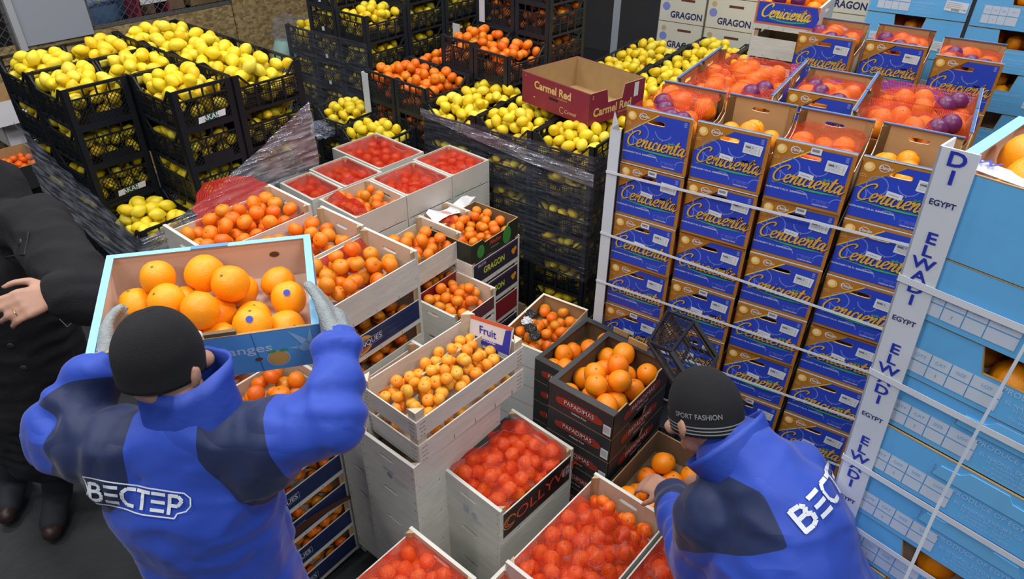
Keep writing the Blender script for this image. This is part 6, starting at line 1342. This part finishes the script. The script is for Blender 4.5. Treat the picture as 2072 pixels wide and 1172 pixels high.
tm = capsules([(a, b, r1+.02, r2+.025) for a, b, r1, r2 in legs2[:2]+legs2[3:5]]+[(hp2+Vector((.08, 0, 0)), hp2+Vector((-.08, 0, 0)), .12, .12)], (), .014, 4, 'trousers'); tm.materials.append(TROUS); pt(obj('trousers', tm), W2)
for s_ in (1, -1):
    f = legs2[2 if s_ == 1 else 5]; sm_ = capsules([(f[0]+Vector((0, -.05, -.045)), f[1]+Vector((0, .05, 0)), .05, .045)], (), .01, 3, 'boot'); sm_.materials.append(BLACKP); pt(obj('boot', sm_), W2)
lc = atd(1650, 1015, 1.20); xa = (atd(1740, 960, 1.30)-atd(1610, 1035, 1.20)).normalized(); za = (atd(1630, 975, 1.22)-atd(1660, 1060, 1.20)).normalized()
b_ = BVHTree.FromPolygons([v.co for v in jk2.vertices], [p.vertices for p in jk2.polygons]); o_ = Vector((0, 0, CAM_Z)); hit_ = lambda x, y: b_.ray_cast(o_, (atd(x, y, 1)-o_).normalized())[:2]
hc, nc = hit_(1682, 984); xa = (hit_(1672, 985)[0]-hit_(1625, 1035)[0]).normalized(); nc = (nc+(o_-hc).normalized()*.6).normalized(); xa = (xa-nc*xa.dot(nc)).normalized(); za = nc.cross(xa)*-1
if za.z+za.y < 0: za = -za
do_logo(jk2, hc+nc*.0, xa, za, .28, W2, 'white Cyrillic letters on the back of the bending worker', False)
# ============ person in black at the left edge
p3 = Vector((-2.02, 2.22, 0)); W3 = empty('person', T(p3.x, p3.y, 0), label='person in a black wool coat at the left edge, bare hand closed', cat='person'); bpy.context.view_layer.update()
s3 = atd(75, 455, 2.62); e3 = atd(178, 600, 2.30); w3 = atd(118, 592, 2.22); hd3 = atd(62, 610, 2.16); n3 = atd(-25, 385, 2.72); c3 = atd(0, 560, 2.75); hp3 = atd(75, 800, 3.05); h3 = atd(-85, 285, 2.62); s3b = atd(-170, 500, 2.7)
hs3 = hand_segs(w3, hd3-w3, (Vector((0, 0, CAM_Z))-w3).normalized()*.9+Vector((0, 0, .3)), 1.22, .95, -1)
f3 = Vector((-2.19, 2.26, .08)); f3b = Vector((-2.45, 2.35, .08)); k3 = hp3.lerp(f3, .5)+Vector((.02, .04, 0))
l3 = [(hp3, k3, .10, .065), (k3, f3, .06, .045), (f3, f3+Vector((.05, -.15, -.02)), .042, .036), (hp3+Vector((-.18, 0, 0)), k3+Vector((-.2, 0, 0)), .10, .065), (k3+Vector((-.2, 0, 0)), f3b, .06, .045), (f3b, f3b+Vector((.05, -.15, -.02)), .042, .036)]
fw3 = Vector((.35, -.9, -.1)).normalized()
bd3 = capsules([(n3, c3, .06, .14), (c3, hp3, .14, .14), (n3, h3, .055, .06), (s3, e3, .05, .042), (e3, w3, .042, .032), (s3b, s3b-Z*.4, .05, .04)]+l3+hs3, face_bits(h3, fw3, Z), .0075, 4); bd3.materials.append(SKIN); pt(obj('body', bd3), W3); eyes_in(h3, fw3, Z, W3)
ct = capsules([(n3, c3, .13, .22, (1.1, .85, 1)), (c3, hp3, .22, .22, (1.1, .85, 1)), (hp3, hp3.lerp(k3, .8), .22, .24, (1.1, .9, 1)), (s3, e3, .115, .095), (e3, w3.lerp(e3, .15), .095, .068), (s3, s3b, .11, .11), (s3b, s3b-Z*.4, .10, .08)], (), .011, 6, 'coat'); wrinkle(ct, lambda p: fold_noise(p, .008)+limb_folds(p, s3, e3, .01, 50)); ct.materials.append(COAT); pt(obj('coat', ct), W3)
tm = capsules([(a, b, r1+.018, r2+.022) for a, b, r1, r2 in l3], (), .012, 3, 'trousers'); tm.materials.append(TROUS); pt(obj('trousers', tm), W3)
bvh3 = BVHTree.FromPolygons([v.co for v in ct.vertices], [p.vertices for p in ct.polygons])
def on_coat(px, py): o = Vector((0, 0, CAM_Z)); d = (atd(px, py, 1)-o).normalized(); h, n, i, ds = bvh3.ray_cast(o, d); return (h, n) if h else (None, None)
for (px, py) in ((40, 490), (22, 700), (48, 745)):
    h, n = on_coat(px, py)
    if h:
        mb = MB(); v, f = ICO[2]; R_ = frame(n, Z); mb.add([tuple(h+R_ @ Vector((p[0]*.014, p[1]*.014, p[2]*.005))) for p in v], f, mat('dark_button', (.03, .03, .035), .25)); pt(obj('button', mb.mesh('button', True)), W3)
fl = []
for (px, py) in ((2, 505), (10, 520), (52, 515), (60, 470)):
    h, n = on_coat(px, py)
    if h: fl.append(h+n*.004)
if len(fl) > 2: mb = MB(); mb.tube([tuple(p) for p in fl], .0022, mat('coat_seam', (.02, .02, .028), .7), 5); pt(obj('pocket_flap', mb), W3)
h, n = on_coat(133, 640)
if h is None: h, n = on_coat(120, 620)
bk_ = atd(141, 641, 2.42); mb = MB(); d1 = (atd(150, 625, 2.42)-bk_); d2 = (atd(152, 652, 2.42)-bk_); c4 = [bk_-d1-d2, bk_+d1-d2*.6, bk_+d1*.6+d2, bk_-d1+d2*.4]
for a, b in zip(c4, c4[1:]+c4[:1]): mb.tube([tuple(a), tuple(b)], .0018, mat('buckle_steel', (.6, .6, .62), .25, metal=.9), 6)
pt(obj('belt_buckle', mb), W3)
rg = hs3[2*0+4*2+1] if len(hs3) > 9 else hs3[1]; rc = rg[0].lerp(rg[1], .5); dr = (rg[1]-rg[0]).normalized(); ra = dr.orthogonal().normalized(); rb = dr.cross(ra); mb = MB(); mb.tube([tuple(rc+(ra*math.cos(t)+rb*math.sin(t))*.0145) for t in np.linspace(0, 2*PI, 20)], .0016, mat('gold_ring', (.75, .5, .2), .25, metal=1), 6, cap=False); pt(obj('ring', mb), W3)
hr3 = cap_mesh(h3+Z*.02, Z, fw3, .105, mt=HAIR); pt(obj('hair', hr3.mesh('hair', True)), W3)
for f in (l3[2], l3[5]):
    sm_ = capsules([(f[0]+Vector((-.02, .05, -.035)), f[1]+Vector((.02, -.05, -.005)), .05, .042)], (), .009, 3, 'shoe'); sm_.materials.append(SHOE); pt(obj('shoe', sm_), W3)
name_singles(); flush_stuff()
print('BUDGET', BUDGET, 'objects', len(bpy.data.objects))
